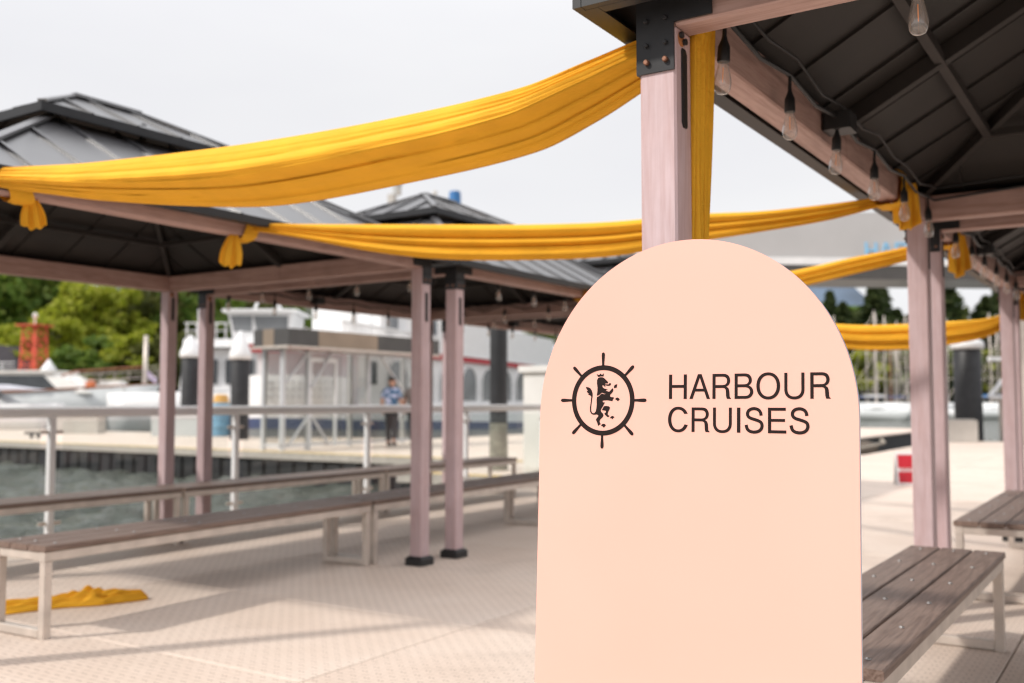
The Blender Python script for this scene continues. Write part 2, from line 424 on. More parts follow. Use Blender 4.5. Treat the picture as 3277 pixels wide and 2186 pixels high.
def leaf_mat(name, cols):
    m, nt, b = newmat(name)
    g = nt.nodes.new('ShaderNodeNewGeometry')
    n = len(cols)
    c = ramp(nt, g.outputs['Random Per Island'], [((i+.5)/n, cc) for i,cc in enumerate(cols)])
    nt.links.new(c, b.inputs['Base Color']); b.inputs['Roughness'].default_value = .6; b.inputs['Specular IOR Level'].default_value = .3
    t = nt.nodes.new('ShaderNodeBsdfTranslucent'); nt.links.new(c, t.inputs[0])
    mx = nt.nodes.new('ShaderNodeMixShader'); mx.inputs[0].default_value = .45
    nt.links.new(b.outputs[0], mx.inputs[1]); nt.links.new(t.outputs[0], mx.inputs[2])
    nt.links.new(mx.outputs[0], nt.nodes['Material Output'].inputs[0])
    return m
M['leaf_lime'] = leaf_mat('yellow_green_leaves', [(.26,.31,.025),(.36,.40,.035),(.42,.42,.06),(.30,.34,.025)])
M['leaf_mid'] = leaf_mat('mid_green_leaves', [(.10,.17,.03),(.16,.25,.035),(.12,.20,.04),(.22,.28,.045)])
M['leaf_olive'] = leaf_mat('dark_olive_leaves', [(.08,.095,.025),(.14,.15,.035),(.11,.13,.03),(.17,.17,.05)])
M['needle'] = leaf_mat('dark_conifer_needles', [(.035,.06,.02),(.05,.075,.024),(.07,.095,.028),(.09,.11,.035)])

def shirt_mat():
    m, nt, b = newmat('blue_leaf_print_shirt')
    v = coords(nt); n = tex(nt, 'ShaderNodeTexNoise', Scale=6.0, Detail=1.0, Distortion=1.2); nt.links.new(v, n.inputs['Vector'])
    c = ramp(nt, n.outputs[0], [(.44,(.05,.12,.22)), (.50,(.16,.26,.42)), (.55,(.60,.62,.80)), (.7,(.55,.58,.78))])
    nt.links.new(c, b.inputs['Base Color']); b.inputs['Roughness'].default_value = .8
    return m
M['shirt'] = shirt_mat()

# ------------------------------------------------------------------ the setting: water, decks, shore, hills
WATER_Z = -0.62
wv = MB(); nx_, ny_ = 190, 190
wr = random.Random(11)
comps = [(wr.uniform(0,2*math.pi), 2*math.pi/wr.uniform(.35,1.6), wr.uniform(0,6)) for _ in range(14)]
vs_ = []
for i in range(nx_+1):
    for j in range(ny_+1):
        X_ = -30+22.25*(i/nx_)**.75; Y_ = -4+19.8*j/ny_
        z_ = sum(math.sin((X_*math.cos(a_)+Y_*math.sin(a_))*k_+p_)*.13/k_ for a_,k_,p_ in comps)
        vs_.append((X_,Y_,WATER_Z+z_))
wv.add(vs_, [(i*(ny_+1)+j,(i+1)*(ny_+1)+j,(i+1)*(ny_+1)+j+1,i*(ny_+1)+j+1) for i in range(nx_) for j in range(ny_)])
struct(wv.build('water', M['water'], smooth=True))
w = MB(); w.add([(-2500,-400,WATER_Z-.06),(2500,-400,WATER_Z-.06),(2500,3500,WATER_Z-.06),(-2500,3500,WATER_Z-.06)], [(0,1,2,3)])
struct(w.build('water', M['water']))

PANEL_X, PANEL_Y = 2.4, 1.2
pm = MB(); g = .004; c = .004
x, y = PANEL_X/2-g, PANEL_Y/2-g
pm.add([(-x,-y,-.03),(x,-y,-.03),(x,y,-.03),(-x,y,-.03),(-x,-y,-c),(x,-y,-c),(x,y,-c),(-x,y,-c),
        (-x+c,-y+c,0),(x-c,-y+c,0),(x-c,y-c,0),(-x+c,y-c,0)],
       [(0,3,2,1),(0,1,5,4),(1,2,6,5),(2,3,7,6),(3,0,4,7),(4,5,9,8),(5,6,10,9),(6,7,11,10),(7,4,8,11),(8,9,10,11)])
panel_me = pm.mesh('deck_panel', M['deck'])
def deck_area(name, x0, x1, y0, y1, ztop=0.0):
    b = MB(); b.box(x0, x1, y0, y1, -1.0, -.034)
    d = struct(b.build(name, M['fascia'])); d.location.z = ztop
    nx = int(round((x1-x0)/PANEL_X)); ny = int(round((y1-y0)/PANEL_Y))
    for i in range(nx):
        for j in range(ny):
            p = link('deck_panel', panel_me, d)
            p.location = (x0+(i+.5)*PANEL_X, y0+(j+.5)*PANEL_Y, rnd.uniform(-.002,.001))
            p.rotation_euler = (rnd.uniform(-.0006,.0006), rnd.uniform(-.0006,.0006), 0)
    return d
deck_area('deck', -7.8, 6.6, -2.97, 22.23)
deck_area('deck_end', -5.4, 6.6, 22.24, 31.84)
def dock(name, x0, x1, y0, y1, z=0.0, edge=None):
    b = MB(); b.box(x0,x1,y0,y1,z-.9,z-.02); d = struct(b.build(name, M['fascia']))
    t = MB(); t.box(x0-.05,x1+.05,y0-.05,y1+.05,z-.02,z+.03); t.build('dock_boards', M['deck'], d)
    if edge:
        e = MB(); e.box(x0, x1, y0-.04, y0+.16, z+.032, z+.06); e.build('edge_stripe', M['yellowline'], d)
        e = MB(); e.box(x0, x1, y0-.10, y0-.053, z-.10, z+.05); e.build('edge_rail', M['alu'], d)
    # vertical rubber fenders and timbers on the shaded face
    f = MB(); n = int((x1-x0)/.45)
    for i in range(n):
        xx = x0+(i+.5)*(x1-x0)/n
        f.box(xx-.17, xx+.17, y0-.05, y0-.002, z-.9, z-.12-.03*(i%3))
    fo = f.build('fender_strips', M['pile'], d); fo['kind'] = 'stuff'
    return d
dock('far_dock', -60, -18.45, 15.6, 23.4, 0, True)
dock('ferry_dock', -18.4, -7.85, 15.55, 44, 0, True)
dock('side_dock', -10.0, -7.85, 12.2, 15.45, 0, True)
fx, fy = ld(-24, 50)
b = MB(); b.box(-13, 13, -1.2, 1.2, -.3, .42); o = struct(b.build('float', M['concrete'])); o.location = (fx, fy, 0); o.rotation_euler.z = bearing(90)

# shore land with a rising bank
def shore():
    vs = []; fs = []; n = 60; rows = [(0,-1.2),(4,.9),(12,2.2),(40,4.5),(120,9.0),(260,14.0)]
    for i in range(n+1):
        lat = -420 + 840*i/n
        if lat < -6: d0 = 74
        elif lat < 24: d0 = 74 + (lat+6)/30*92
        else: d0 = 166
        for k,(dd,z) in enumerate(rows):
            lift = 1.0 + (1.9*math.exp(-((lat+60)/35)**2) if k>=2 else 0)
            px, py = ld(lat + 2*math.sin(i*1.7), d0+dd)
            vs.append((px, py, z*lift if z>0 else z))
    m = len(rows)
    for i in range(n):
        for k in range(m-1): fs.append((i*m+k,(i+1)*m+k,(i+1)*m+k+1,i*m+k+1))
    b = MB(); b.add(vs, fs); return b.build('shore', M['shore'], smooth=True)
struct(shore())
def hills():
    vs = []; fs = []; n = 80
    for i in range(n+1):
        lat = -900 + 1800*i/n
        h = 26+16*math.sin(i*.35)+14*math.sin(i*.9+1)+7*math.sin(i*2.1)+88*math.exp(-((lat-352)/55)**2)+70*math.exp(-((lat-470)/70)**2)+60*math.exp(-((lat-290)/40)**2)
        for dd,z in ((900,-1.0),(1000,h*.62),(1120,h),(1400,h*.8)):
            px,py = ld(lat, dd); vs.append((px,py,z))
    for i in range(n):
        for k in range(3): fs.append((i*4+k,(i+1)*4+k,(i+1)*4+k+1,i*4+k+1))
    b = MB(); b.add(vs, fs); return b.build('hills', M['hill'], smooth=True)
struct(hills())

# ------------------------------------------------------------------ pavilions
HX, HY = 1.39, 1.62          # half spacing of the posts
OV = .165                    # roof overhang
BZ0, BZ1 = 2.10, 2.235       # beam
SL = .55                     # lower roof slope
T = 1.0                      # run of the lower roof
PW = .05                     # half post width
def clip(poly, a, b, c):
    """keep a*s+b*t<=c"""
    out = []
    for i in range(len(poly)):
        p, q = poly[i], poly[(i+1)%len(poly)]
        fp = a*p[0]+b*p[1]-c; fq = a*q[0]+b*q[1]-c
        if fp <= 0: out.append(p)
        if (fp < 0 < fq) or (fq < 0 < fp):
            k = fp/(fp-fq); out.append((p[0]+(q[0]-p[0])*k, p[1]+(q[1]-p[1])*k))
    return out
def roof_side(parent, side, hx, hy, ov, t1, z0, sl, n, name='roof_panel', gap=.003):
    """side: 0 +x, 1 -x, 2 +y, 3 -y"""
    HL = hy if side < 2 else hx
    sg = 1 if side in (0,2) else -1
    def m3(s, t, dz=0):
        z = z0 + sl*t + dz
        if side < 2: return (sg*(hx-t), sg*s, z)
        return (-sg*s, sg*(hy-t), z)
    L = HL+ov
    for i in range(n):
        s0 = -L+2*L*i/n; s1 = -L+2*L*(i+1)/n
        poly = [(s0+gap,-ov),(s1-gap,-ov),(s1-gap,t1),(s0+gap,t1)]
        poly = clip(poly, 1,1,HL); poly = clip(poly, -1,1,HL)
        if len(poly) < 3: continue
        b = MB(); k = len(poly)
        vs = [m3(s,t) for s,t in poly]+[m3(s,t,.012) for s,t in poly]
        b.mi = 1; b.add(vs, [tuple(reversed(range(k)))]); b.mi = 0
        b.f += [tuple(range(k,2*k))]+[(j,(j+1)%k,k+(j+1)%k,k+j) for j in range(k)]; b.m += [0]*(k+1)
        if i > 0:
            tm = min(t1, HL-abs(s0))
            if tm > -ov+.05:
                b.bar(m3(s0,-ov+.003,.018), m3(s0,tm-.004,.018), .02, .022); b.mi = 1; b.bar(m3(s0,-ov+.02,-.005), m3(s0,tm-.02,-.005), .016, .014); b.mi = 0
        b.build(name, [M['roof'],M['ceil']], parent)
def make_pavilion(label, loc, hy=1.62, joints=(0,)):
    global HY
    HY = hy
    root = thing('pavilion', label, 'pavilion', loc, 0, 'dark roofed pavilions along the deck')
    # posts
    for sx in (-1,1):
        for sy in (-1,1):
            cx, cy = sx*HX, sy*HY
            b = MB(); b.cbox(cx-PW, cx+PW, cy-PW, cy+PW, .05, BZ0+.0, .006)
            p = b.build('post', M['post'], root)
            b = MB(); b.cbox(cx-.078, cx+.078, cy-.078, cy+.078, 0, .045, .012)
            b.add([(cx-.078+.003,cy-.075,.045),(cx+.075,cy-.075,.045),(cx+.075,cy+.075,.045),(cx-.075,cy+.075,.045),
                   (cx-.055,cy-.055,.062),(cx+.055,cy-.055,.062),(cx+.055,cy+.055,.062),(cx-.055,cy+.055,.062)],
                  [(0,1,5,4),(1,2,6,5),(2,3,7,6),(3,0,4,7),(4,5,6,7)])
            b.build('plinth', M['plastic'], p)
            # corner bracket: two folded plates on the outer faces
            b = MB()
            yo = cy+sy*PW; xo = cx+sx*PW
            def plate(u0, u1, z0, z1, face):
                if face == 'y': b.box(u0, u1, min(yo,yo+sy*.006), max(yo,yo+sy*.006), z0, z1)
                else: b.box(min(xo,xo+sx*.006), max(xo,xo+sx*.006), u0, u1, z0, z1)
            xa, xb = sorted((cx+sx*(PW+.006), cx-sx*(PW-.002)))
            plate(xa, xb, 1.99, BZ1+.01, 'y')
            xc, xd = sorted((cx-sx*(PW-.002), cx-sx*(PW+.10)))
            plate(xc, xd, BZ0+.012, BZ1+.01, 'y')
            ya, yb = sorted((cy+sy*PW, cy-sy*(PW-.002)))
            plate(ya, yb, 1.99, BZ1+.01, 'x')
            yc, yd = sorted((cy-sy*(PW-.002), cy-sy*(PW+.10)))
            plate(yc, yd, BZ0+.012, BZ1+.01, 'x')
            b.build('bracket', M['steel'], p)
            for du in (-.026,.026):
                for z,mt,r in ((2.018,'copper',.0075),(2.062,'steel',.006),(2.125,'steel',.006)):
                    for face in 'yx':
                        b = MB()
                        if face == 'y': q0 = (cx+du, yo+sy*.005, z); q1 = (cx+du, yo+sy*.014, z); q2 = (cx+du, yo+sy*.017, z)
                        else: q0 = (xo+sx*.005, cy+du, z); q1 = (xo+sx*.014, cy+du, z); q2 = (xo+sx*.017, cy+du, z)
                        b.tube([q0,q1,q2], [r,r,r*.7], 10); b.build('bolt', M[mt], p)
            # long cover strip let into both x faces
            for s in (-1,1):
                if s == sx: z0, z1 = 1.72, 1.93
                else: z0, z1 = 1.85, 2.055
                xf = cx+s*PW; b = MB()
                xa, xb = sorted((xf-s*.002, xf+s*.004))
                hw = .015
                poly = [(cy-hw, z0+.012),(cy-hw+.008,z0),(cy+hw-.004,z0),(cy+hw,z0+.006),(cy+hw,z1-.012),(cy+hw-.008,z1),(cy-hw+.004,z1),(cy-hw,z1-.006)]
                vs = [(xa,a,z) for a,z in poly]+[(xb,a,z) for a,z in poly]
                b.add(vs, [tuple(reversed(range(8))), tuple(range(8,16))]+[(i,(i+1)%8,8+(i+1)%8,8+i) for i in range(8)])
                b.build('cover_strip', M['plastic'], p)
            # two hex bolts with rust on the inner x face
            b = MB(); xf = cx-sx*PW
            for dy,z in ((-.022,2.086),(.0,2.074)):
                b.tube([(xf+sx*.002,cy+dy,z),(xf-sx*.010,cy+dy,z)], .0085, 6)
            b.build('bolt', M['plastic'], p)
            b = MB(); b.tube([(xf+sx*.001,cy-.014,2.078),(xf-sx*.0012,cy-.014,2.078)], .02, 9); b.build('rust_patch', M['rust'], p)
    # beams: two halves a side, butted with a small joint
    for s in (-1,1):
        cuts = [-HY-PW+.001]+list(joints)+[HY+PW-.001]
        for y0,y1 in zip(cuts, cuts[1:]):
            b = MB(); b.cbox(s*HX-.046, s*HX+.046, y0+.003, y1-.003, BZ0+.002, BZ1, .006, 'y')
            b.build('beam', M['beam_y'], root)
        for h in (-1,1):
            x0, x1 = (.003, HX-.049) if h > 0 else (-HX+.049, -.003)
            b = MB(); b.cbox(x0, x1, s*HY-.046, s*HY+.046, BZ0+.004, BZ1-.002, .006, 'x')
            b.build('beam', M['beam_x'], root)
    z0 = BZ1+.03
    for side in range(4):
        roof_side(root, side, HX, HY, OV, T, z0, SL, 9 if side < 2 else 8)
    # eave fascia with gutter lip
    ze = z0-SL*OV
    ex, ey = HX+OV, HY+OV
    for s in (-1,1):
        b = MB(); b.box(s*ex-.012, s*ex+.012, -ey-.012, ey+.012, ze-.022, ze+.022); b.box(s*(ex-.03)-.018, s*(ex-.03)+.018, -ey+.014, ey-.014, ze-.022, ze-.016)
        b.build('eave_fascia', M['plastic'], root)
        b = MB(); b.box(-ex+.014, ex-.014, s*ey-.012, s*ey+.012, ze-.022, ze+.021); b.box(-ex+.05, ex-.05, s*(ey-.03)-.018, s*(ey-.03)+.018, ze-.0225, ze-.0165)
        b.build('eave_fascia', M['plastic'], root)
    # rafters and purlins under the sheets
    def zr(t): return z0+SL*t
    for sx in (-1,1):
        for sy in (-1,1):
            b = MB(); b.bar((sx*(HX-.03),sy*(HY-.03),zr(.03)-.035), (sx*(HX-T),sy*(HY-T),zr(T)-.035), .034, .05); b.build('hip_rafter', M['rafter'], root)
            b = MB(); b.bar((sx*(HX+OV),sy*(HY+OV),zr(-OV)+.03), (sx*(HX-T),sy*(HY-T),zr(T)+.03), .06, .016); b.build('hip_cap', M['roof'], root)
        b = MB(); b.bar((sx*(HX-.03),0,zr(.03)-.04), (sx*(HX-T),0,zr(T)-.04), .05, .06); b.build('rafter', M['rafter'], root)
        b = MB(); b.bar((0,sx*(HY-.03),zr(.03)-.04), (0,sx*(HY-T),zr(T)-.04), .05, .06); b.build('rafter', M['rafter'], root)
        tp = .40
        b = MB(); b.bar((sx*(HX-tp),-(HY-tp),zr(tp)-.052), (sx*(HX-tp),(HY-tp),zr(tp)-.052), .036, .036); b.build('purlin', M['rafter'], root)
        b = MB(); b.bar((-(HX-tp),sx*(HY-tp),zr(tp)-.053), ((HX-tp),sx*(HY-tp),zr(tp)-.053), .036, .034); b.build('purlin', M['rafter'], root)
    # raised cap roof
    ia, ib = HX-T, HY-T
    ca, cb = ia+.18, ib+.18
    b = MB()
    for s in (-1,1):
        b.bar((s*ia,-ib,zr(T)-.02),(s*ia,ib,zr(T)-.02),.04,.05); b.bar((-ia+.02,s*ib,zr(T)-.02),(ia-.02,s*ib,zr(T)-.02),.04,.048)
        for q in (-1,0,1): b.bar((s*ia,q*ib,zr(T)),(s*ia,q*ib,2.93),.03)
    cap = b.build('cap_frame', M['rafter'], root)
    zc = 2.83
    for side in range(4): roof_side(cap, side, ca, cb, .0, ca-.004, zc, .48, 5 if side < 2 else 4, 'cap_panel')
    for s in (-1,1):
        b = MB(); b.box(s*ca-.01, s*ca+.01, -cb-.01, cb+.01, zc-.035, zc+.02); b.build('cap_fascia', M['steel'], cap)
        b = MB(); b.box(-ca+.012, ca-.012, s*cb-.01, s*cb+.01, zc-.035, zc+.019); b.build('cap_fascia', M['steel'], cap)
        for q in (-1,1):
            b = MB(); b.bar((s*ca,q*cb,zc+.025),(0,q*(cb-ca),zc+.48*ca+.025),.05,.014); b.build('cap_hip', M['roof'], cap)
    b = MB(); b.bar((0,-(cb-ca)-.02,zc+.48*ca+.022),(0,cb-ca+.02,zc+.48*ca+.022),.08,.02); b.build('ridge_cap', M['roof'], cap)
    return root
LX, RXC = -5.82, .34
PITCH = 3.65
pav_l = make_pavilion('nearest dark roofed pavilion on the left of the deck, filling the left edge', (LX,4.0,0), 1.62, (-1.396,-.06))
pav_l2 = make_pavilion('second dark roofed pavilion on the left, its small cap roof above the yellow swag', (LX,4.0+PITCH,0))
pav_l3 = dup(pav_l2, (LX,4.0+2*PITCH,0), 0, 'third dark roofed pavilion on the left, mostly hidden behind the peach sign')
pav_r = dup(pav_l2, (RXC,3.97,0), 0, 'nearest dark roofed pavilion on the right, its front post behind the peach sign')
pav_r2 = dup(pav_l2, (RXC,3.97+PITCH,0), 0, 'second dark roofed pavilion on the right, beyond the front one')
pav_r3 = dup(pav_l2, (RXC,3.97+2*PITCH,0), 0, 'third dark roofed pavilion on the right, at the far right edge')

# ------------------------------------------------------------------ string lights
def make_string(label, loc):
    root = thing('string_light', label, 'string lights', loc, 0, 'festoon string lights under the pavilion roofs')
    ax, ay = HX-.10, HY-.10
    zc = 2.185
    pts = []
    nb = []
    ys = [-1.45,-.89,-.33,.23,.79,1.35]; xs = [-.79,-.23,.33,.89]
    for y in ys: nb.append((-ax,y))
    for x in xs: nb.append((x,ay))
    for y in reversed(ys): nb.append((ax,y))
    for x in reversed(xs): nb.append((x,-ay))
    ring = []
    for i,(x,y) in enumerate(nb):
        x2,y2 = nb[(i+1)%len(nb)]
        ring.append((x,y,zc+(.04 if abs(y)>ay-.01 else 0)))
        if abs(x-x2)>.02 and abs(y-y2)>.02:
            cxn = (-ax if x<0 else ax) if abs(x)>=ax-.01 else x
            ring.append(((x if abs(abs(x)-ax)<.01 else x2),(y if abs(abs(y)-ay)<.01 else y2),zc+.01))
        else: ring.append(((x+x2)/2,(y+y2)/2,zc-.028))
    ring.append(ring[0])
    b = MB(); b.tube(ring, .0075, 6); b.build('cable', M['plastic'], root, smooth=True)
    b = MB(); b.tube([(x*.985,y*.985,z+.045+.012*math.sin(i*1.3)) for i,(x,y,z) in enumerate(ring)], .0055, 6); b.build('support_wire', M['plastic'], root, smooth=True)
    s = MB(); s.lathe([(.005,0),(.006,-.05),(.009,-.062),(.0165,-.08),(.0175,-.118),(.0165,-.122)], 14)
    hold_me = s.mesh('bulb_holder', M['plastic'], angle=40)
    s = MB(); s.lathe([(.0125,-.118),(.0135,-.128),(.0175,-.146),(.0222,-.168),(.0235,-.183),(.0215,-.198),(.015,-.2075),(.006,-.2105),(.001,-.211)], 18)
    glass_me = s.mesh('bulb', M['bulbglass'], smooth=True)
    s = MB(); s.box(-.0009,.0009,-.0009,.0009,-.178,-.137)
    fil_me = s.mesh('filament', M['filament'])
    for (x,y) in nb:
        h = link('bulb_holder', hold_me, root, (x,y,zc+(.04 if abs(y)>ay-.01 else 0))); h.rotation_euler = (rnd.uniform(-.06,.06), rnd.uniform(-.06,.06), rnd.uniform(0,6))
        link('bulb', glass_me, h); link('filament', fil_me, h)
    b = MB(); b.cbox(-ax-.05,-ax+.05,-.36,-.25,2.135,2.20,.008); b.build('junction_box', M['plastic'], root)
    return root
st = make_string('string of clear filament bulbs under the near right pavilion roof', (RXC,3.97,0))
dup(st, (RXC,3.97+PITCH,0), 0, 'string of clear bulbs under the second pavilion on the right')
dup(st, (RXC,3.97+2*PITCH,0), 0, 'string of bulbs under the third pavilion at the right edge')
dup(st, (LX,4.0+PITCH,0), 0, 'string of clear bulbs under the second pavilion on the left')
dup(st, (LX,4.0+2*PITCH,0), 0, 'string of bulbs under the third pavilion on the left, behind the sign')

# ------------------------------------------------------------------ yellow fabric
def interp(keys, t):
    n = len(keys)
    for i in range(n-1):
        if t <= keys[i+1][0] or i == n-2:
            k0 = keys[max(i-1,0)]; k1 = keys[i]; k2 = keys[i+1]; k3 = keys[min(i+2,n-1)]
            u = (t-k1[0])/(k2[0]-k1[0]); out = []
            for j in range(1,len(k1)):
                m1 = (k2[j]-k0[j])/max(1e-6,k2[0]-k0[0])*(k2[0]-k1[0]); m2 = (k3[j]-k1[j])/max(1e-6,k3[0]-k1[0])*(k2[0]-k1[0])
                out.append((2*u**3-3*u**2+1)*k1[j]+(u**3-2*u**2+u)*m1+(-2*u**3+3*u**2)*k2[j]+(u**3-u**2)*m2)
            return out
def swag_mesh(A, B, keys, rolls, amps, under, seed, N=110, K=46, gather=(.22,.16)):
    r = random.Random(seed)
    A = Vector((*A,0)); B = Vector((*B,0)); d = (B-A).normalized(); nrm = Vector((-d.y,d.x,0))
    if nrm.y > 0: nrm = -nrm
    ph = [r.uniform(0,6) for _ in range(8)]
    vs = []
    for i in range(N):
        t = i/(N-1); zc, W = interp(keys, t); c = A+(B-A)*t
        ga = max(0,1-t/gather[0])+max(0,1-(1-t)/gather[1])
        rb = [rolls[0]]+[x+.05*math.sin(t*4+ph[j])-.03*math.sin(t*9+ph[j+1]) for j,x in enumerate(rolls[1:-1])]+[rolls[-1]]
        for k in range(2*K):
            if k < K:
                v = 1-2*k/(K-1); v = math.copysign(abs(v)**.92, v)
                dep = 0
                for j in range(len(amps)):
                    if rb[j] >= v >= rb[j+1]:
                        m = (rb[j]+rb[j+1])/2; h = (rb[j]-rb[j+1])/2; u = (v-m)/h
                        dep = amps[j]*max(0,1-u*u)**.62; break
                p = under[0]
                dep += under[1]*min(0,v-p)+(under[2]*(min(1-v,1-p)) if len(under)>2 else 0)
                low = min(1,max(0,(p+.1-v)*1.6))
                pl_ = .5*math.sin(v*19+ph[5]+t*2.2+.6*math.sin(t*6))+.5*math.sin(v*37+ph[6]-t*3.1)
                dep += pl_*(.014+.050*low+.095*min(1,ga))
            else:
                v = -1+2*(k-K)/(K-1)
                p = under[0]; dep = under[1]*min(0,v-p)+(under[2]*(min(1-v,1-p)) if len(under)>2 else 0)-.10*math.sqrt(max(0,1-v*v))-.03
            wob = .012*math.sin(t*7+ph[2])*W
            q = c+nrm*(dep*W)+Vector((0,0,zc+v*W/2+wob)); vs.append(q)
    n = 2*K
    fs = [(i*n+k,i*n+(k+1)%n,(i+1)*n+(k+1)%n,(i+1)*n+k) for i in range(N-1) for k in range(n)]
    fs += [tuple(reversed(range(n))), tuple(range((N-1)*n,N*n))]
    b = MB(); b.add(vs, fs); return b
def tail_mesh(top, length, w0, w1, axis, folds, seed, lean=(0,0), amp=.018, thick=.006, lin=False):
    """hanging end of cloth: pleated strip, axis = horizontal direction of its width"""
    r = random.Random(seed); ax = Vector((*axis,0)).normalized(); nr = Vector((-ax.y,ax.x,0))
    N, K = 26, 40; vs = []; ph = r.uniform(0,6)
    for side in (0,1):
        for i in range(N):
            t = i/(N-1)
            wd = w0+(w1-w0)*(t**1.4 if lin else math.sin(min(1,t*1.25)*math.pi/2))
            for k in range(K):
                u = k/(K-1)*2-1
                L = length*(1-.13*abs(u+.15*math.sin(ph))**1.5+.04*math.sin(u*9+ph))
                a = amp*(.45+.55*t)*(math.sin(u*folds*3.1+ph+t*.8)+.5*math.sin(u*folds*6.3+ph*2-t*1.7))
                p = Vector(top)+ax*(u*wd/2)+nr*(a+(thick if side else 0))+Vector((lean[0]*t,lean[1]*t,-L*t))
                vs.append(p)
    o = N*K; fs = []
    for i in range(N-1):
        for k in range(K-1):
            fs.append((i*K+k,i*K+k+1,(i+1)*K+k+1,(i+1)*K+k)); fs.append((o+i*K+k,o+(i+1)*K+k,o+(i+1)*K+k+1,o+i*K+k+1))
    edge = [k for k in range(K)]+[i*K+K-1 for i in range(1,N)]+[(N-1)*K+k for k in range(K-2,-1,-1)]+[i*K for i in range(N-2,0,-1)]
    for a,bq in zip(edge, edge[1:]+edge[:1]): fs.append((a,o+a,o+bq,bq))
    b = MB(); b.add(vs, fs); return b
def wrap_mesh(cx, cy, half, seed, width=.10, r0=.012, skew=0):
    inward = 1 if cx > -2 else -1
    """cloth wound round a beam that runs along y"""
    r = random.Random(seed); vs = []; n = 28; m = 9
    for j in range(m):
        v = j/(m-1)*2-1
        for k in range(n):
            a = 2*math.pi*k/n
            sq = max(abs(math.cos(a)),abs(math.sin(a)))**.6
            rad = r0*(1+.9*(1-v*v))+.003*math.sin(5*a+j*2.1)
            x = math.cos(a)/sq*(.058+rad*.6); z = math.sin(a)/sq*(.078+rad*.8)
            zz = (BZ0+BZ1)/2+z-.004
            vs.append((cx+x, cy+v*width/2+.02*math.sin(a*2+1)-skew*math.sin(a), min(zz, BZ1+.004+SL*x*inward*(1 if x*inward < 0 else .5))))
    fs = [(j*n+k,j*n+(k+1)%n,(j+1)*n+(k+1)%n,(j+1)*n+k) for j in range(m-1) for k in range(n)]
    b = MB(); b.add(vs, fs); return b
def make_swag(label, A, B, keys, rolls, amps, under, seed, extra):
    b = swag_mesh(A, B, keys, rolls, amps, under, seed)
    o = b.build('fabric_swag', M['cloth'], smooth=True)
    tag(o, label, 'fabric swag', 'yellow fabric swags strung across the deck')
    for nm, e in extra: e.build(nm, M['cloth'], o, smooth=True)
    return o
XR, XL = RXC-HX, LX+HX      # beam lines either side of the aisle
make_swag('broad golden yellow fabric swag nearest the viewer, from front post to left edge',
    (-1.07,2.47), (-4.43,2.42),
    [(0,2.12,.10),(.031,2.094,.122),(.081,2.046,.155),(.146,1.996,.178),(.294,1.972,.196),(.471,1.970,.214),(.609,2.0,.190),(.769,2.053,.145),(.858,2.094,.118),(.955,2.142,.088),(1,2.165,.07)],
    [1,.25,-.25,-.48,-.72,-1], [.10,.13,.17,.16,.16], (-.25,1.35,.46), 3,
    [('fabric_wrap', wrap_mesh(XL,2.52,0,5,.12,.012,.11)), ('fabric_tail', tail_mesh((XL+.01,2.66,2.10),.14,.05,.11,(.35,1),2.2,11,(0,.01),.012)),
     ('fabric_wrap', wrap_mesh(XR,2.47,0,6,.10)),
     ('fabric_tail', tail_mesh((XR+.062,2.463,2.17),1.0,.125,.035,(.06,1),4.6,21,(-.008,-.05),.020,.006,True))])
make_swag('double rolled yellow fabric swag crossing behind the front post at mid height',
    (XR-.0,4.95), (XL-.02,3.95),
    [(0,2.118,.045),(.022,2.104,.052),(.082,2.071,.078),(.169,2.043,.10),(.259,2.027,.138),(.385,1.993,.176),(.518,1.999,.186),(.657,2.025,.186),(.767,2.062,.15),(.882,2.116,.085),(.961,2.152,.05),(1,2.165,.045)],
    [1,.22,-.38,-1], [.30,.22,.30], (.3,.12), 8,
    [('fabric_wrap', wrap_mesh(XL,3.96,0,7,.10)), ('fabric_tail', tail_mesh((XL+.03,3.86,2.10),.19,.05,.13,(.4,1),2.0,31,(0,-.02),.014)),
     ('fabric_wrap', wrap_mesh(XR,4.95,0,9,.16)), ('fabric_tail', tail_mesh((XR+.06,4.99,2.20),.22,.11,.15,(.6,.8),2.4,33,(.0,.03),.022))])
make_swag('narrow yellow fabric swag descending from the right posts to the arch of the sign',
    (XR,6.44), (XL,8.0),
    [(0,2.112,.062),(.08,2.078,.085),(.192,2.05,.107),(.311,2.016,.118),(.5,1.985,.15),(.75,2.06,.13),(1,2.16,.08)],
    [1,.1,-.45,-1], [.30,.28,.2], (.2,.2), 12,
    [('fabric_wrap', wrap_mesh(XL,8.0,0,3,.14)), ('fabric_wrap', wrap_mesh(XR,6.44,0,4,.14)), ('fabric_tail', tail_mesh((XR+.06,6.5,2.16),.25,.10,.14,(.6,.8),2.2,44,(.0,.02),.02))])
make_swag('farthest yellow fabric swag, hanging low to the right of the sign before the sailing boats',
    (XR,9.78), (XL,9.95),
    [(0,1.98,.06),(.045,1.84,.14),(.178,1.772,.215),(.279,1.755,.236),(.43,1.775,.235),(.7,1.93,.18),(1,2.15,.05)],
    [1,.35,-.5,-1], [.2,.30,.22], (.4,.18), 17,
    [('fabric_wrap', wrap_mesh(XR,9.78,0,2,.10)), ('fabric_tail', tail_mesh((XR+.05,9.8,2.10),.24,.05,.14,(.8,.6),2.0,52,(.02,0),.02)), ('fabric_wrap', wrap_mesh(XL,9.95,0,8,.10))])
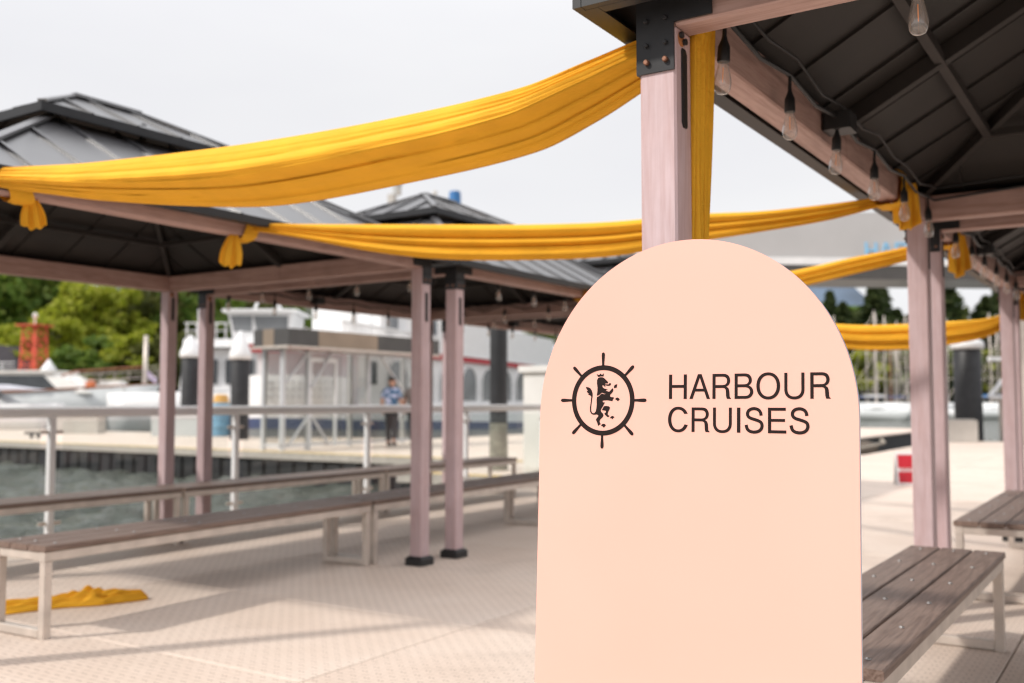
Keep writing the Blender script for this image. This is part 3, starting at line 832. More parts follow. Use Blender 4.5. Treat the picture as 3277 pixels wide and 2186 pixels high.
# fallen length of cloth on the deck
def heap():
    p0 = Vector((-5.38,3.06,0)); p1 = Vector((-5.03,3.80,0)); d = (p1-p0); nr = Vector((-d.y,d.x,0)).normalized()
    N, K = 150, 90; vs = []
    for i in range(N):
        t = i/(N-1); c = p0+d*t+nr*(.02*math.sin(t*5))
        w = .085+.012*math.sin(t*7+1)+.02*math.exp(-((t-.62)/.14)**2)-.055*max(0,(t-.7)/.3)
        h = .020+.022*math.exp(-((t-.62)/.13)**2)+.012*math.exp(-((t-.8)/.06)**2)
        cr = math.exp(-((t-.64)/.16)**2)
        for k in range(K):
            u = k/(K-1)*2-1
            env = (1-u**4)
            ple = abs(math.sin(u*7.5+1.2*math.sin(t*4.2)+t*2))*.030+abs(math.sin(u*15-t*5+math.sin(t*9)))*.014
            crm = cr*(.015*math.sin(u*6+t*29)+.012*math.sin(u*11-t*47+1))
            z = h*(1-u*u)**.6*.8+env*(ple+crm)
            if t > .96: z *= (1-t)/.04*.6+.4
            vs.append(c+nr*(u*w)+Vector((0,0,max(.002,z))))
    fs = [(i*K+k,i*K+k+1,(i+1)*K+k+1,(i+1)*K+k) for i in range(N-1) for k in range(K-1)]
    b = MB(); b.add(vs, fs); return b.build('fallen_fabric', M['cloth'], smooth=True)
tag(heap(), 'crumpled length of yellow fabric lying on the deck behind a bench leg', 'fabric')

# ------------------------------------------------------------------ benches
BW = .42
def make_bench(label, L, loc, rotz, group):
    root = thing('bench', label, 'bench', loc, rotz, group)
    pw = (BW-.012)/3
    rows = [-L/2+.10+i*(L-.20)/5 for i in range(6)]
    s = MB(); s.lathe([(.0085,0),(.0085,.002),(.006,.0045),(.001,.0055)], 10); sm = s.mesh('screw', M['screw'], smooth=True)
    for k in range(3):
        xc = -BW/2+pw/2+k*(pw+.006)
        b = MB(); b.cbox(-pw/2, pw/2, -L/2, L/2, -.03, 0, .005, 'y')
        p = b.build('plank', M['plank'], root); p.location = (xc, 0, .45)
        for y in rows: link('screw', sm, p, (rnd.uniform(-.008,.008), y+rnd.uniform(-.01,.01), 0))
    b = MB()
    for s in (-1,1): b.cbox(s*(BW/2-.03)-.022, s*(BW/2-.03)+.022, -L/2+.004, L/2-.004, .372, .4185, .003, 'y')
    for y in (-L/2+.026, -L/6, L/6, L/2-.026): b.cbox(-BW/2+.053, BW/2-.053, y-.02, y+.02, .376, .4175, .003, 'x')
    b.build('seat_frame', M['alu'], root)
    for s in (-1,1):
        y = s*(L/2-.028)
        b = MB()
        for q in (-1,1): b.cbox(q*(BW/2-.03)-.0215, q*(BW/2-.03)+.0215, y-.0215, y+.0215, .0, .371, .003)
        b.cbox(-BW/2+.052, BW/2-.052, y-.0215, y+.0215, .003, .045, .003, 'x')
        b.build('leg_loop', M['alu'], root)
    return root
G1 = 'long plank benches under the pavilions'
ang = 0.055
def brow(x, y0, i, L, a):  # centre of bench i in a row that starts at (x, y0) and drifts by angle a
    d = y0 + (i+.5)*(L+.03); return (x-math.sin(a)*(d-y0), y0+(d-y0)*math.cos(a), 0)
LB = 2.56
bl1 = make_bench('long brown plank bench nearest on the left, its end frame beside the fallen cloth', LB, brow(-4.76,2.83,0,LB,ang), ang, G1)
dup(bl1, brow(-4.76,2.83,1,LB,ang), ang, 'brown plank bench of the front left row, passing behind the twin posts')
dup(bl1, brow(-4.76,2.83,2,LB,ang), ang, 'brown plank bench in the front left row, hidden behind the sign')
xb = -6.82
dup(bl1, brow(xb,2.78,0,LB,.02), .02, 'brown plank bench along the guard rail, nearest the left edge')
dup(bl1, brow(xb,2.78,1,LB,.02), .02, 'brown plank bench along the guard rail, behind the twin pavilion posts')
dup(bl1, brow(xb,2.78,2,LB,.02), .02, 'brown plank bench along the guard rail, in front of the white cabinet')
LR = 2.44
br1 = make_bench('weathered brown plank bench at the lower right, beside the sign', LR, (-.835,3.96,0), 0, G1)
dup(br1, (-.835,7.60,0), 0, 'brown plank bench at the right edge, under the second pavilion')
dup(br1, (-.835,11.2,0), 0, 'farthest brown plank bench at the right edge, under the third pavilion')

# ------------------------------------------------------------------ the arched sign
sg = thing('sign_board', 'tall peach arched sign board printed with a ship wheel lion emblem and HARBOUR CRUISES', 'sign', (-.791,1.80,0))
LEAN = math.radians(2.5); HWID = .336; ZTOP = 1.4775
b = MB()
poly = [(-HWID,.0),(HWID,.0)]
zs = ZTOP-HWID*1.06
for i in range(65):
    a = math.pi*i/64; poly.append((HWID*math.cos(a), zs+HWID*1.06*math.sin(a)))
b.prism_xz(poly, 0, .008)
b.mi = 0
RS = Matrix.Rotation(-LEAN, 4, 'X')
def lean_build(b, name, mats, **k):
    b.v = [tuple(RS @ Vector(v)) for v in b.v]; return b.build(name, mats, sg, **k)
# front face peach, edge and back grey
pb = MB(); pb.prism_xz(poly, -.0006, .0009)
lean_build(pb, 'board_face', M['peach'])
ed = MB(); ed.prism_xz([(x*1.0,z) for x,z in poly], .0012, .009); lean_build(ed, 'board_core', M['boardedge'])
for s in (-.12,.12):
    st_ = MB(); st_.bar((s,.075,1.05),(s,.33,.0),.03,.02); st_.build('rear_strut', M['alu'], sg)
st_ = MB(); st_.bar((-.104,.20,.52),(.104,.20,.52),.02,.02); st_.build('rear_strut', M['alu'], sg)
st_ = MB(); st_.bar((-.14,.068,1.07),(.14,.068,1.07),.026,.026); st_.build('rear_strut', M['alu'], sg)
FACE = -.0008; OUT = -.0014
def printed(polys, name):
    b = MB()
    for p in polys: b.prism_xz(p, OUT, FACE)
    return lean_build(b, name, M['print'])
WC = (-.1843,1.1538)
n = 96; rng = MB()
for (ro,ri) in ((.0733,.0633),):
    vs = []
    for y in (OUT,FACE):
        for r_ in (ro,ri):
            for i in range(n): vs.append((WC[0]+r_*math.cos(2*math.pi*i/n), y, WC[1]+r_*math.sin(2*math.pi*i/n)))
    fs = []
    for i in range(n):
        j = (i+1)%n
        fs += [(i,j,n+j,n+i),(2*n+i,3*n+i,3*n+j,2*n+j),(i,2*n+i,2*n+j,j),(n+i,n+j,3*n+j,3*n+i)]
    rng.add(vs, fs)
for k in range(8):
    a = math.pi/2-k*math.pi/4; ux, uz = math.cos(a), math.sin(a); vx, vz = -uz, ux
    prof = [(.0725,.0024),(.080,.0026),(.088,.0033),(.094,.0036),(.0975,.0033),(.0995,.0022),(.1002,.0008)]
    pts = [(WC[0]+ux*r_+vx*h, WC[1]+uz*r_+vz*h) for r_,h in prof]+[(WC[0]+ux*r_-vx*h, WC[1]+uz*r_-vz*h) for r_,h in reversed(prof)]
    rng.prism_xz(pts, OUT, FACE)
lean_build(rng, 'wheel_emblem', M['print'])
LION = {
'crown': [(-0.1993, 1.2086), (-0.1954, 1.2072), (-0.1925, 1.2072), (-0.1903, 1.21), (-0.1879, 1.2074), (-0.185, 1.2078), (-0.1825, 1.2099), (-0.1832, 1.2038), (-0.1897, 1.204), (-0.1958, 1.2028)] ,
'head': [(-0.198, 1.1636), (-0.1969, 1.1721), (-0.1967, 1.1806), (-0.1981, 1.1892), (-0.1979, 1.1963), (-0.1958, 1.2002), (-0.1913, 1.2019), (-0.1849, 1.2018), (-0.1809, 1.1995), (-0.176, 1.1953), (-0.1726, 1.192), (-0.1731, 1.1892), (-0.1775, 1.1894), (-0.1796, 1.1883), (-0.1788, 1.1871), (-0.1707, 1.187), (-0.1694, 1.1893), (-0.1664, 1.1894), (-0.1653, 1.1874), (-0.1676, 1.1842), (-0.1727, 1.184), (-0.1766, 1.1847), (-0.1805, 1.1861), (-0.1782, 1.1833), (-0.1795, 1.1819), (-0.1827, 1.185), (-0.1853, 1.1858), (-0.1859, 1.1838), (-0.1845, 1.1805), (-0.181, 1.1784), (-0.173, 1.1767), (-0.1768, 1.1756), (-0.178, 1.1691), (-0.1808, 1.1675), (-0.1844, 1.1696), (-0.1872, 1.1695), (-0.1907, 1.1664), (-0.1939, 1.1644)] ,
'body': [(-0.1976, 1.1607), (-0.193, 1.1624), (-0.1891, 1.1656), (-0.1862, 1.1678), (-0.1814, 1.1663), (-0.1786, 1.1666), (-0.1762, 1.1737), (-0.1709, 1.1719), (-0.1685, 1.1719), (-0.1646, 1.1761), (-0.1611, 1.1789), (-0.1597, 1.1754), (-0.1612, 1.1712), (-0.1668, 1.1656), (-0.1674, 1.1623), (-0.1652, 1.1606), (-0.1597, 1.1602), (-0.1578, 1.1589), (-0.1604, 1.1557), (-0.1619, 1.1519), (-0.1666, 1.1529), (-0.173, 1.1539), (-0.1809, 1.1536), (-0.1841, 1.153), (-0.1847, 1.1513), (-0.1832, 1.1496), (-0.1792, 1.1494), (-0.1831, 1.1423), (-0.187, 1.1366), (-0.1888, 1.1324), (-0.1869, 1.1293), (-0.1833, 1.1261), (-0.182, 1.1226), (-0.1835, 1.119), (-0.189, 1.1143), (-0.191, 1.1105), (-0.19, 1.107), (-0.1879, 1.1045), (-0.1912, 1.1027), (-0.194, 1.1006), (-0.1961, 1.1069), (-0.1994, 1.1131), (-0.1978, 1.1161), (-0.1934, 1.1213), (-0.1955, 1.1234), (-0.1983, 1.1244), (-0.202, 1.1238), (-0.2068, 1.1238), (-0.2109, 1.1259), (-0.2134, 1.1301), (-0.214, 1.138), (-0.2128, 1.1465), (-0.2112, 1.1607), (-0.2122, 1.1627), (-0.2148, 1.1645), (-0.2181, 1.1656), (-0.2187, 1.1673), (-0.2157, 1.1679), (-0.2197, 1.1691), (-0.2217, 1.1719), (-0.2221, 1.1742), (-0.219, 1.1736), (-0.2215, 1.1761), (-0.2238, 1.1794), (-0.2242, 1.182), (-0.2192, 1.1813), (-0.2143, 1.1793), (-0.2109, 1.175), (-0.2087, 1.1693), (-0.2083, 1.1636), (-0.2097, 1.1536), (-0.2114, 1.1408), (-0.2113, 1.1323), (-0.2093, 1.128), (-0.2064, 1.1266), (-0.2028, 1.1274), (-0.2, 1.1309), (-0.1987, 1.1366), (-0.198, 1.1451), (-0.1985, 1.155)] ,
'leg': [(-0.1857, 1.1334), (-0.181, 1.1415), (-0.176, 1.142), (-0.1696, 1.1412), (-0.167, 1.1388), (-0.1679, 1.1353), (-0.1713, 1.1297), (-0.1722, 1.1261), (-0.1717, 1.1233), (-0.168, 1.1218), (-0.1693, 1.1198), (-0.1716, 1.1187), (-0.1756, 1.1212), (-0.1788, 1.1244), (-0.1797, 1.1268), (-0.1765, 1.1285), (-0.1758, 1.1313), (-0.1782, 1.1324)] ,
'p1': [(-0.1579, 1.1789), (-0.1583, 1.1824), (-0.1564, 1.1859), (-0.151, 1.1871), (-0.1517, 1.1831), (-0.152, 1.1803)] ,
'p2': [(-0.1554, 1.1561), (-0.1526, 1.1589), (-0.1498, 1.1596), (-0.1463, 1.1578), (-0.1449, 1.1553), (-0.149, 1.152), (-0.1517, 1.1543)] ,
'p3': [(-0.1668, 1.1168), (-0.1638, 1.1206), (-0.1602, 1.1215), (-0.1575, 1.1199), (-0.1565, 1.1174), (-0.1593, 1.1177), (-0.1605, 1.1145), (-0.1632, 1.1168)] ,
'p4': [(-0.1872, 1.1009), (-0.1848, 1.1042), (-0.1814, 1.1051), (-0.1777, 1.104), (-0.1761, 1.1018), (-0.1808, 1.0968), (-0.1832, 1.0997)] ,

}
printed(list(LION.values()), 'lion_emblem')
def arc(cx, cy, rx, ry, a0, a1, n=20):
    return [(cx+rx*math.cos(math.radians(a0+(a1-a0)*i/n)), cy+ry*math.sin(math.radians(a0+(a1-a0)*i/n))) for i in range(n+1)]
def sup(cx, cy, rx, ry, a0, a1, p=2.25, n=28):
    out = []
    for i in range(n+1):
        t = math.radians(a0+(a1-a0)*i/n); c_, s_ = math.cos(t), math.sin(t)
        out.append((cx+rx*math.copysign(abs(c_)**(2/p),c_), cy+ry*math.copysign(abs(s_)**(2/p),s_)))
    return out
def smooth(pts, m=6):
    out = []
    for i in range(len(pts)-1):
        p0,p1_,p2_,p3_ = pts[max(i-1,0)],pts[i],pts[i+1],pts[min(i+2,len(pts)-1)]
        for k in range(m):
            t = k/m
            out.append(tuple(.5*((2*p1_[j])+(-p0[j]+p2_[j])*t+(2*p0[j]-5*p1_[j]+4*p2_[j]-p3_[j])*t*t+(-p0[j]+3*p1_[j]-3*p2_[j]+p3_[j])*t**3) for j in (0,1)))
    return out+[pts[-1]]
def ribbon(pts, w):
    L_, R_ = [], []
    for i,p in enumerate(pts):
        q0 = pts[max(i-1,0)]; q1 = pts[min(i+1,len(pts)-1)]
        dx, dy = q1[0]-q0[0], q1[1]-q0[1]; d = math.hypot(dx,dy)
        L_.append((p[0]-dy/d*w/2, p[1]+dx/d*w/2)); R_.append((p[0]+dy/d*w/2, p[1]-dx/d*w/2))
    return L_+R_[::-1]
def glyph(ch):
    """outline loops of a grotesque capital, cap height 1: (outer, holes, width)"""
    s = .122
    if ch == 'H': W=.727; return [(0,0),(s,0),(s,.455),(W-s,.455),(W-s,0),(W,0),(W,1),(W-s,1),(W-s,.57),(s,.57),(s,1),(0,1)], [], W
    if ch == 'A': W=.84; return [(0,0),(.127,0),(.230,.30),(W-.230,.30),(W-.127,0),(W,0),(W/2+.073,1),(W/2-.073,1)], [[(.268,.41),(W-.268,.41),(W/2,.865)]], W
    if ch == 'R':
        W=.757
        leg = smooth([(.42,.435),(.50,.42),(.545,.36),(.558,.24),(.568,.10),(.60,0)],4)
        leg2 = smooth([(W,.028),(.712,.075),(.700,.20),(.685,.34),(.65,.43),(.565,.487)],4)
        bowl = smooth([(.565,.487),(.66,.55),(.712,.64),(.725,.735),(.705,.84),(.645,.935),(.55,.985),(.44,1.0)],4)
        hole = [(s,.55)]+smooth([(.42,.55),(.52,.568),(.585,.63),(.603,.72),(.585,.805),(.52,.868),(.42,.888)],4)+[(s,.888)]
        return [(0,0),(s,0),(s,.435)]+leg+[(W,0)]+leg2+bowl[1:]+[(0,1)], [hole], W
    if ch == 'B':
        W=.767
        low = smooth([(.42,0),(.56,.018),(.67,.075),(.745,.18),(.767,.285),(.74,.39),(.67,.475),(.575,.525)],4)
        up = smooth([(.575,.525),(.655,.59),(.698,.67),(.705,.76),(.675,.87),(.60,.955),(.51,.992),(.42,1)],4)
        h1 = [(s,.112)]+smooth([(.41,.112),(.53,.128),(.61,.19),(.638,.285),(.61,.375),(.53,.438),(.42,.458)],4)+[(s,.458)]
        h2 = [(s,.572)]+smooth([(.40,.572),(.50,.59),(.565,.65),(.583,.73),(.56,.81),(.49,.872),(.40,.888)],4)+[(s,.888)]
        return [(0,0)]+low+up[1:]+[(0,1)], [h1,h2], W
    if ch == 'O': W=.965; return sup(W/2,.5,W/2,.528,0,360,2.15,64)[:-1], [sup(W/2,.5,W/2-.132,.412,0,360,2.15,64)[:-1]], W
    if ch == 'U':
        W=.825
        return [(0,1)]+sup(W/2,.37,W/2,.395,180,360,2.3,30)+[(W,1),(W-s,1)]+sup(W/2,.375,W/2-s,.29,360,180,2.3,30)+[(s,1)], [], W
    if ch == 'C':
        W=.83
        return sup(.425,.5,.425,.528,26,337,2.15,60)+sup(.425,.5,.293,.412,333,33,2.15,60), [], W
    if ch == 'I': return [(0,0),(.135,0),(.135,1),(0,1)], [], .135
    if ch == 'E': W=.72; return [(0,0),(W,0),(W,.115),(s,.115),(s,.452),(W-.05,.452),(W-.05,.562),(s,.562),(s,.885),(W-.02,.885),(W-.02,1),(0,1)], [], W
    if ch == 'S':
        sp = smooth([(.672,.69),(.655,.795),(.60,.885),(.50,.945),(.385,.962),(.255,.938),(.155,.865),(.120,.755),(.150,.655),(.245,.585),(.40,.535),(.565,.48),(.675,.41),(.712,.285),(.672,.155),(.56,.065),(.40,.033),(.23,.060),(.115,.150),(.062,.315)],6)
        return ribbon(sp,.122), [], .775
def glyph_mesh(b, ch, x0, x1, z0, cap, y0, y1):
    outer, holes, W = glyph(ch)
    xs = [p[0] for p in outer]; a_, b_ = min(xs), max(xs)
    loops = [[(x0+(p[0]-a_)/(b_-a_)*(x1-x0), z0+p[1]*cap) for p in lp] for lp in [outer]+holes]
    flat = [p for lp in loops for p in lp]; n_ = len(flat)
    tr = tessellate_polygon([[Vector((p[0],p[1],0)) for p in lp] for lp in loops])
    vs = [(x_,y0,z_) for x_,z_ in flat]+[(x_,y1,z_) for x_,z_ in flat]
    fs = [tuple(t) for t in tr]+[tuple(reversed([i+n_ for i in t])) for t in tr]
    o_ = 0
    for lp in loops:
        k = len(lp); fs += [(o_+i,o_+(i+1)%k,n_+o_+(i+1)%k,n_+o_+i) for i in range(k)]; o_ += k
    b.add(vs, fs)
WORDS = [('HARBOUR', 1.1565, .0487, [(-.0345,.0034),(.0094,.0522),(.0575,.0949),(.1026,.1397),(.146,.1917),(.2,.2377),(.2487,.2856)]),
         ('CRUISES', 1.0915, .0480, [(-.036,.006),(.0143,.0514),(.0589,.0968),(.1075,.114),(.1227,.1598),(.1685,.2033),(.2094,.2468)])]
for word, z_, cap_, spans in WORDS:
    for ch, (xa_, xb_) in zip(word, spans):
        b = MB(); glyph_mesh(b, ch, xa_, xb_, z_, cap_, OUT, FACE); lean_build(b, 'letter', M['print'])

# ------------------------------------------------------------------ guard rail along the water
rail = thing('guard_rail', 'grey metal guard rail with glass panels along the water side of the deck', 'railing', (-7.62,0,0))
RP = [-1.0+1.94*i for i in range(8)]
RP = [p+.0 for p in RP]
ys0 = .93
RP = [ys0+1.94*i for i in range(-1,7)]
b = MB(); b.cbox(-.035,.035,RP[0]-.4,RP[-1]+1.1,1.02,1.11,.018,'y'); b.build('top_rail', M['white'], rail)
for y in RP:
    b = MB(); b.cbox(-.028,.028,y-.028,y+.028,.012,1.019,.006); b.box(-.06,.06,y-.06,y+.06,.0,.012); b.build('rail_post', M['white'], rail)
for y0,y1 in zip(RP,RP[1:]):
    b = MB(); b.box(-.005,.005,y0+.10,y1-.10,.09,.985); b.build('glass_panel', M['glass'], rail)
    b = MB()
    for yy in (y0+.065,y1-.065):
        for z in (.16,.90): b.box(-.009,.009,yy-.034,yy+.034,z-.014,z+.014)
    b.build('glass_clamp', M['alu'], rail)

# white cabinet
cab = thing('cabinet', 'white utility cabinet with overhanging lid, half hidden behind the left edge of the sign', 'cabinet', (-7.56,13.15,.03))
b = MB(); b.cbox(-.52,.52,-.40,.40,.06,1.56,.01); b.box(-.48,.48,-.36,.36,0,.06); b.build('body', M['white_warm'], cab)
b = MB(); b.cbox(-.58,.58,-.46,.46,1.563,1.66,.015); b.build('lid', M['white_warm'], cab)
for s in (-1,1):
    b = MB(); b.cbox(s*.255-.235,s*.255+.235,-.415,-.403,.12,1.50,.004); d = b.build('door', M['white_warm'], cab)
    b = MB(); b.tube([(s*.06,-.416,.75),(s*.06,-.44,.76),(s*.06,-.44,.90),(s*.06,-.416,.91)],.008,6); b.build('handle', M['alu'], d)

# ------------------------------------------------------------------ piles
def pile(label, lat, dep, r, ztop, cap=None, foot=None):
    x,y = ld(lat,dep); p = thing('pile', label, 'mooring pile', (x,y,0), 0, 'black sleeved mooring piles')
    z0 = -2.0; zb = foot if foot is not None else -2.0
    b = MB(); b.lathe([(r,zb),(r*1.01,zb+.3),(r,(zb+ztop)/2),(r,ztop-.02),(r*.96,ztop)], 24); b.build('sleeve', M['pile'], p, angle=40)
    if foot is not None:
        b = MB(); b.lathe([(r*1.06,z0),(r*1.08,-.3),(r*1.03,foot-.2),(r*1.04,foot-.003)], 20); b.build('mottled_foot', M['pile_foot'], p, angle=40)
    if cap:
        b = MB(); b.lathe([(r*1.18,ztop-.02),(r*1.22,ztop+.10),(r*1.12,ztop+.22),(r*.62,ztop+cap*.62),(r*.16,ztop+cap*.95),(.01,ztop+cap)], 24); b.build('cone_cap', M['white'], p, smooth=True)
pile('black mooring pile with white cone cap seen between the two left pavilion posts', -11.05, 34.2, .30, 2.68, .78)
pile('black mooring pile with white cone cap beside the white bow of the ferry', -8.08, 29.6, .27, 2.42, .85)
pile('small black mooring pile with white cone cap behind the motor yacht', -25.6, 55, .34, 2.75, .75)
pile('tall black pile with mottled grey foot beside the white cabinet', -.22, 16.4, .145, 3.1, .3, .80)
pile('thick black mooring pile with white cap at the far right beside the pale block', 14.0, 30.6, .405, 2.78, .50)

# ------------------------------------------------------------------ small things on the docks
x,y = ld(12.8,28.6); blk = tag(MB().cbox(-.42,.42,-.3,.3,.0,.60,.03).cbox(-.38,.38,-.26,.26,.602,.64,.02).build('dock_box', M['concrete']), 'pale concrete block on the far deck edge in front of the thick pile', 'block'); blk.location=(x,y,.004); blk.rotation_euler.z=bearing(92)
x,y = ld(5.53,13.9)
ns = thing('notice_board', 'small red and white notice board standing on the deck behind the right post', 'notice board', (x,y,0), bearing(92))
for s in (-1,1):
    R_ = Matrix.Rotation(s*.16,4,'X')
    b = MB(); b.box(-.21,.21,-.006,.006,0,.45); b.v=[tuple(R_@Vector(v)+Vector((0,s*.075,0))) for v in b.v]; b.build('board', M['white'], ns)
R_ = Matrix.Rotation(-.16,4,'X')
def nb(x0,x1,z0,z1,mt,nm,o=.007):
    b = MB(); b.box(x0,x1,-o-.001,-.0065,z0,z1); b.v=[tuple(R_@Vector(v)+Vector((0,-.075,0))) for v in b.v]; return b.build(nm, M[mt], ns)
nb(-.185,.185,.235,.42,'red','red_panel'); nb(-.185,.185,.03,.185,'red','red_panel')
b = MB()
for k in range(3):
    b.box(-.15,.13-.05*k,-.0085,-.0066,.224-.012*k,.229-.012*k)
b.v=[tuple(R_@Vector(v)+Vector((0,-.075,0))) for v in b.v]; b.build('print_lines', M['red'], ns)

x,y = ld(-9.45,32.4)
br = thing('barrel', 'light blue barrel with ochre top on the far dock beside the left posts', 'barrel', (x,y,.03))
b = MB(); b.lathe([(.27,0),(.29,.03),(.285,.30),(.30,.33),(.285,.36),(.285,.66),(.30,.69),(.285,.72),(.28,1.05),(.25,1.08)], 20); b.build('drum', M['barrel'], br, angle=30)
b = MB(); b.lathe([(.26,1.083),(.27,1.14),(.24,1.17),(.22,1.33),(.10,1.36)], 18); b.build('lid', M['yellowlid'], br, angle=30)
x,y = ld(-10.9,32.6)
cr = thing('dock_locker', 'low pale grey dock locker on the far dock between the left posts', 'locker', (x,y,.03), bearing(90))
b = MB(); b.cbox(-.75,.75,-.35,.35,0,.62,.02); b.build('body', M['greyhull'], cr)
b = MB(); b.cbox(-.78,.78,-.38,.38,.623,.70,.02); b.build('lid', M['white'], cr)
x,y = ld(-15.2,35.2)
cr2 = thing('dock_locker', 'white dock locker standing on the far dock left of the left pavilion post', 'locker', (x,y,.03), bearing(90))
b = MB(); b.cbox(-.75,.75,-.35,.35,0,.62,.02); b.build('body', M['concrete'], cr2)
b = MB(); b.cbox(-.78,.78,-.38,.38,.623,.70,.02); b.build('lid', M['white'], cr2)
x,y = ld(-14.6,30.6)
cl = thing('mooring_cleat', 'dark mooring cleat on the far dock edge at the left', 'cleat', (x,y,.03), bearing(80))
b = MB(); b.bar((-.3,0,.16),(.3,0,.16),.07); b.build('horn', M['plastic'], cl)
for s in (-1,1):
    b = MB(); b.bar((s*.1,0,0),(s*.1,0,.13),.08); b.build('foot', M['plastic'], cl)

# ------------------------------------------------------------------ gangway shelter
x,y = ld(-5.2,22.6)
sh = thing('shelter', 'aluminium framed glass shelter with brown panelled awning on the far dock', 'shelter', (x,y,.034), bearing(33))
posts = [(0,0),(.80,0),(2.9,0),(5.0,0),(0,.60),(2.9,.60),(5.0,.60)]
for px_,py_ in posts:
    b = MB(); b.cbox(px_-.05,px_+.05,py_-.05,py_+.05,0,2.33,.008); b.build('post', M['frame'], sh)
for z in (2.30,.12):
    b = MB(); b.bar((-.05,0,z),(5.05,0,z),.05,.07); b.build('rail', M['frame'], sh)
    b = MB(); b.bar((0,.05,z),(0,.55,z),.05,.068); b.build('rail', M['frame'], sh)
for p_,q_ in [((.05,-.07,1.55),(.74,-.07,2.28)),((.86,-.07,1.45),(1.5,-.07,2.28)),((.1,-.07,.08),(.72,-.07,.75)),((.88,-.07,.75),(1.45,-.07,.08)),((3.3,-.07,2.25),(4.2,-.07,1.4)),((3.6,-.07,.10),(4.3,-.07,1.1))]:
    MB().bar(p_,q_,.045).build('brace', M['frame'], sh)
for a,c_ in ((.05,.75),(.85,2.0),(2.05,2.85),(2.95,4.0),(4.05,4.95)):
    b = MB(); b.box(a,c_,-.006,.006,.17,2.25); b.build('pane', M['shelterglass'], sh)
b = MB(); b.box(-.006,.006,.08,.54,.17,2.25); b.build('pane', M['shelterglass'], sh)
b = MB(); b.cbox(.83,1.75,-.03,.03,2.05,2.15,.006); b.cbox(.83,.90,-.03,.03,.05,2.05,.006); b.cbox(1.68,1.75,-.03,.03,.05,2.05,.006); b.build('door_frame', M['white'], sh)
x0s = [-.20,.70,2.10,2.78,4.0,5.3]
cols_ = ['bronze_dark','bronze','bronze','bronze_dark','bronze_dark']
for i in range(5):
    b = MB(); b.box(x0s[i]+.004,x0s[i+1]-.004,-.42,-.39,2.36,2.76+.0*i); b.build('awning_panel', M[cols_[i]], sh)
for (a,c_,mt) in ((-.38,.1,'bronze_dark'),(.1,.45,'bronze'),(.45,.75,'bronze_dark')):
    b = MB(); b.box(-.20,-.17,a+.004,c_-.004,2.36,2.76); b.build('awning_panel', M[mt], sh)
b = MB(); b.box(-.16,5.28,-.37,.8,2.66,2.72); b.build('awning_roof', M['bronze_dark'], sh)
b = MB(); b.bar((-.2,-.44,2.345),(5.3,-.44,2.345),.05,.06); b.bar((-.22,-.40,2.345),(-.22,.8,2.345),.05,.06); b.build('awning_trim', M['alu'], sh)
lm = MB().box(0,.07,-.44,-.422,2.765,2.80).mesh('lamp', M['white'])
for i in range(30): link('lamp', lm, sh, (-.1+i*.178,0,0))

# ------------------------------------------------------------------ ferry
x,y = ld(-5.72,31.0)
fe = thing('ferry', 'large white tour ferry with red stripe, arched windows and blue funnel behind the far dock', 'ferry', (x,y,0), bearing(18))
plan = [(1.5,0),(26,0),(26,4.2),(1.5,4.2),(.6,3.8),(0,3.1),(-.35,2.1),(0,1.0),(.6,.3)]
def plan_prism(zl, zh, pl_, name, mt, parent):
    n = len(pl_); vs = [(px,py,zl(px)) for px,py in pl_]+[(px,py,zh(px)) for px,py in pl_]
    tr = tessellate_polygon([[Vector((a,c_,0)) for a,c_ in pl_]])
    b = MB(); b.add(vs, [tuple(reversed(t)) for t in tr]+[tuple(i+n for i in t) for t in tr]+[(i,(i+1)%n,n+(i+1)%n,n+i) for i in range(n)])
    return b.build(name, M[mt], parent)
zb = lambda q: max(-.02,.62-.045*q)
plan_prism(lambda q:-1.0, lambda q: zb(q)-.33, plan, 'lower_hull', 'window_grey', fe)
plan_prism(lambda q: zb(q)-.327, zb, [(a-.02,c_-.01) for a,c_ in plan], 'navy_band', 'navy', fe)
plan_prism(lambda q: zb(q)+.003, lambda q: 1.02, plan, 'hull', 'white', fe)
plan_prism(lambda q: 1.023, lambda q: 1.98-.03*min(q,2), [(1.6,.02),(1.6,4.18),(.6,3.78),(0,3.08),(-.35,2.1),(0,1.0),(.6,.3)], 'bow_bulwark', 'white', fe)
b = MB()
for i in range(11):
    t = i/10
    for zz in (1.30,1.55,1.75):
        b.tube([(-.36+.05+1.9*abs(t-.1)*.45-.06,1.9-1.85*t,zz),(-.36-.06+1.9*abs(t-.1)*.45-.06,1.9-1.85*t-.02,zz)],.045,6)
b.build('hull_rivets', M['canvas'], fe)['kind']='stuff'
wall_x0 = 2.4
wall = MB().box(wall_x0,26,.16,4.04,1.023,2.84).build('cabin_wall', M['white'], fe)
def arch(xc, wd, z0, z1, y0, y1):
    r = wd/2; pts = [(xc-r,z0),(xc+r,z0)]+[(xc+r*math.cos(math.pi*i/14),(z1-r*.75)+r*.75*math.sin(math.pi*i/14)) for i in range(15)]
    return MB().prism_xz(pts,y0,y1)
for i in range(9):
    xc = 5.4+i*2.5
    wdw = arch(xc,1.75,1.2,2.62,.125,.158).build('window', M['window_grey'], wall)
    ring = MB(); r=.90
    pts = [(xc-r,1.15)]+[(xc-r*math.cos(math.pi*k/14),(2.66-r*.75)+r*.75*math.sin(math.pi*k/14)) for k in range(15)]+[(xc+r,1.15)]
    for p,q in zip(pts,pts[1:]): ring.bar((p[0],.12,p[1]),(q[0],.12,q[1]),.06,.05,(0,1,0))
    ring.build('window_frame', M['white'], wall)
MB().box(3.1,3.75,.13,.158,1.75,2.55).build('window', M['window'], wall)
MB().box(1.2,26.05,.02,4.2,2.843,3.06).build('red_stripe', M['red'], fe)
MB().box(.8,26.1,-.04,4.26,3.063,3.12).build('upper_deck', M['white'], fe)
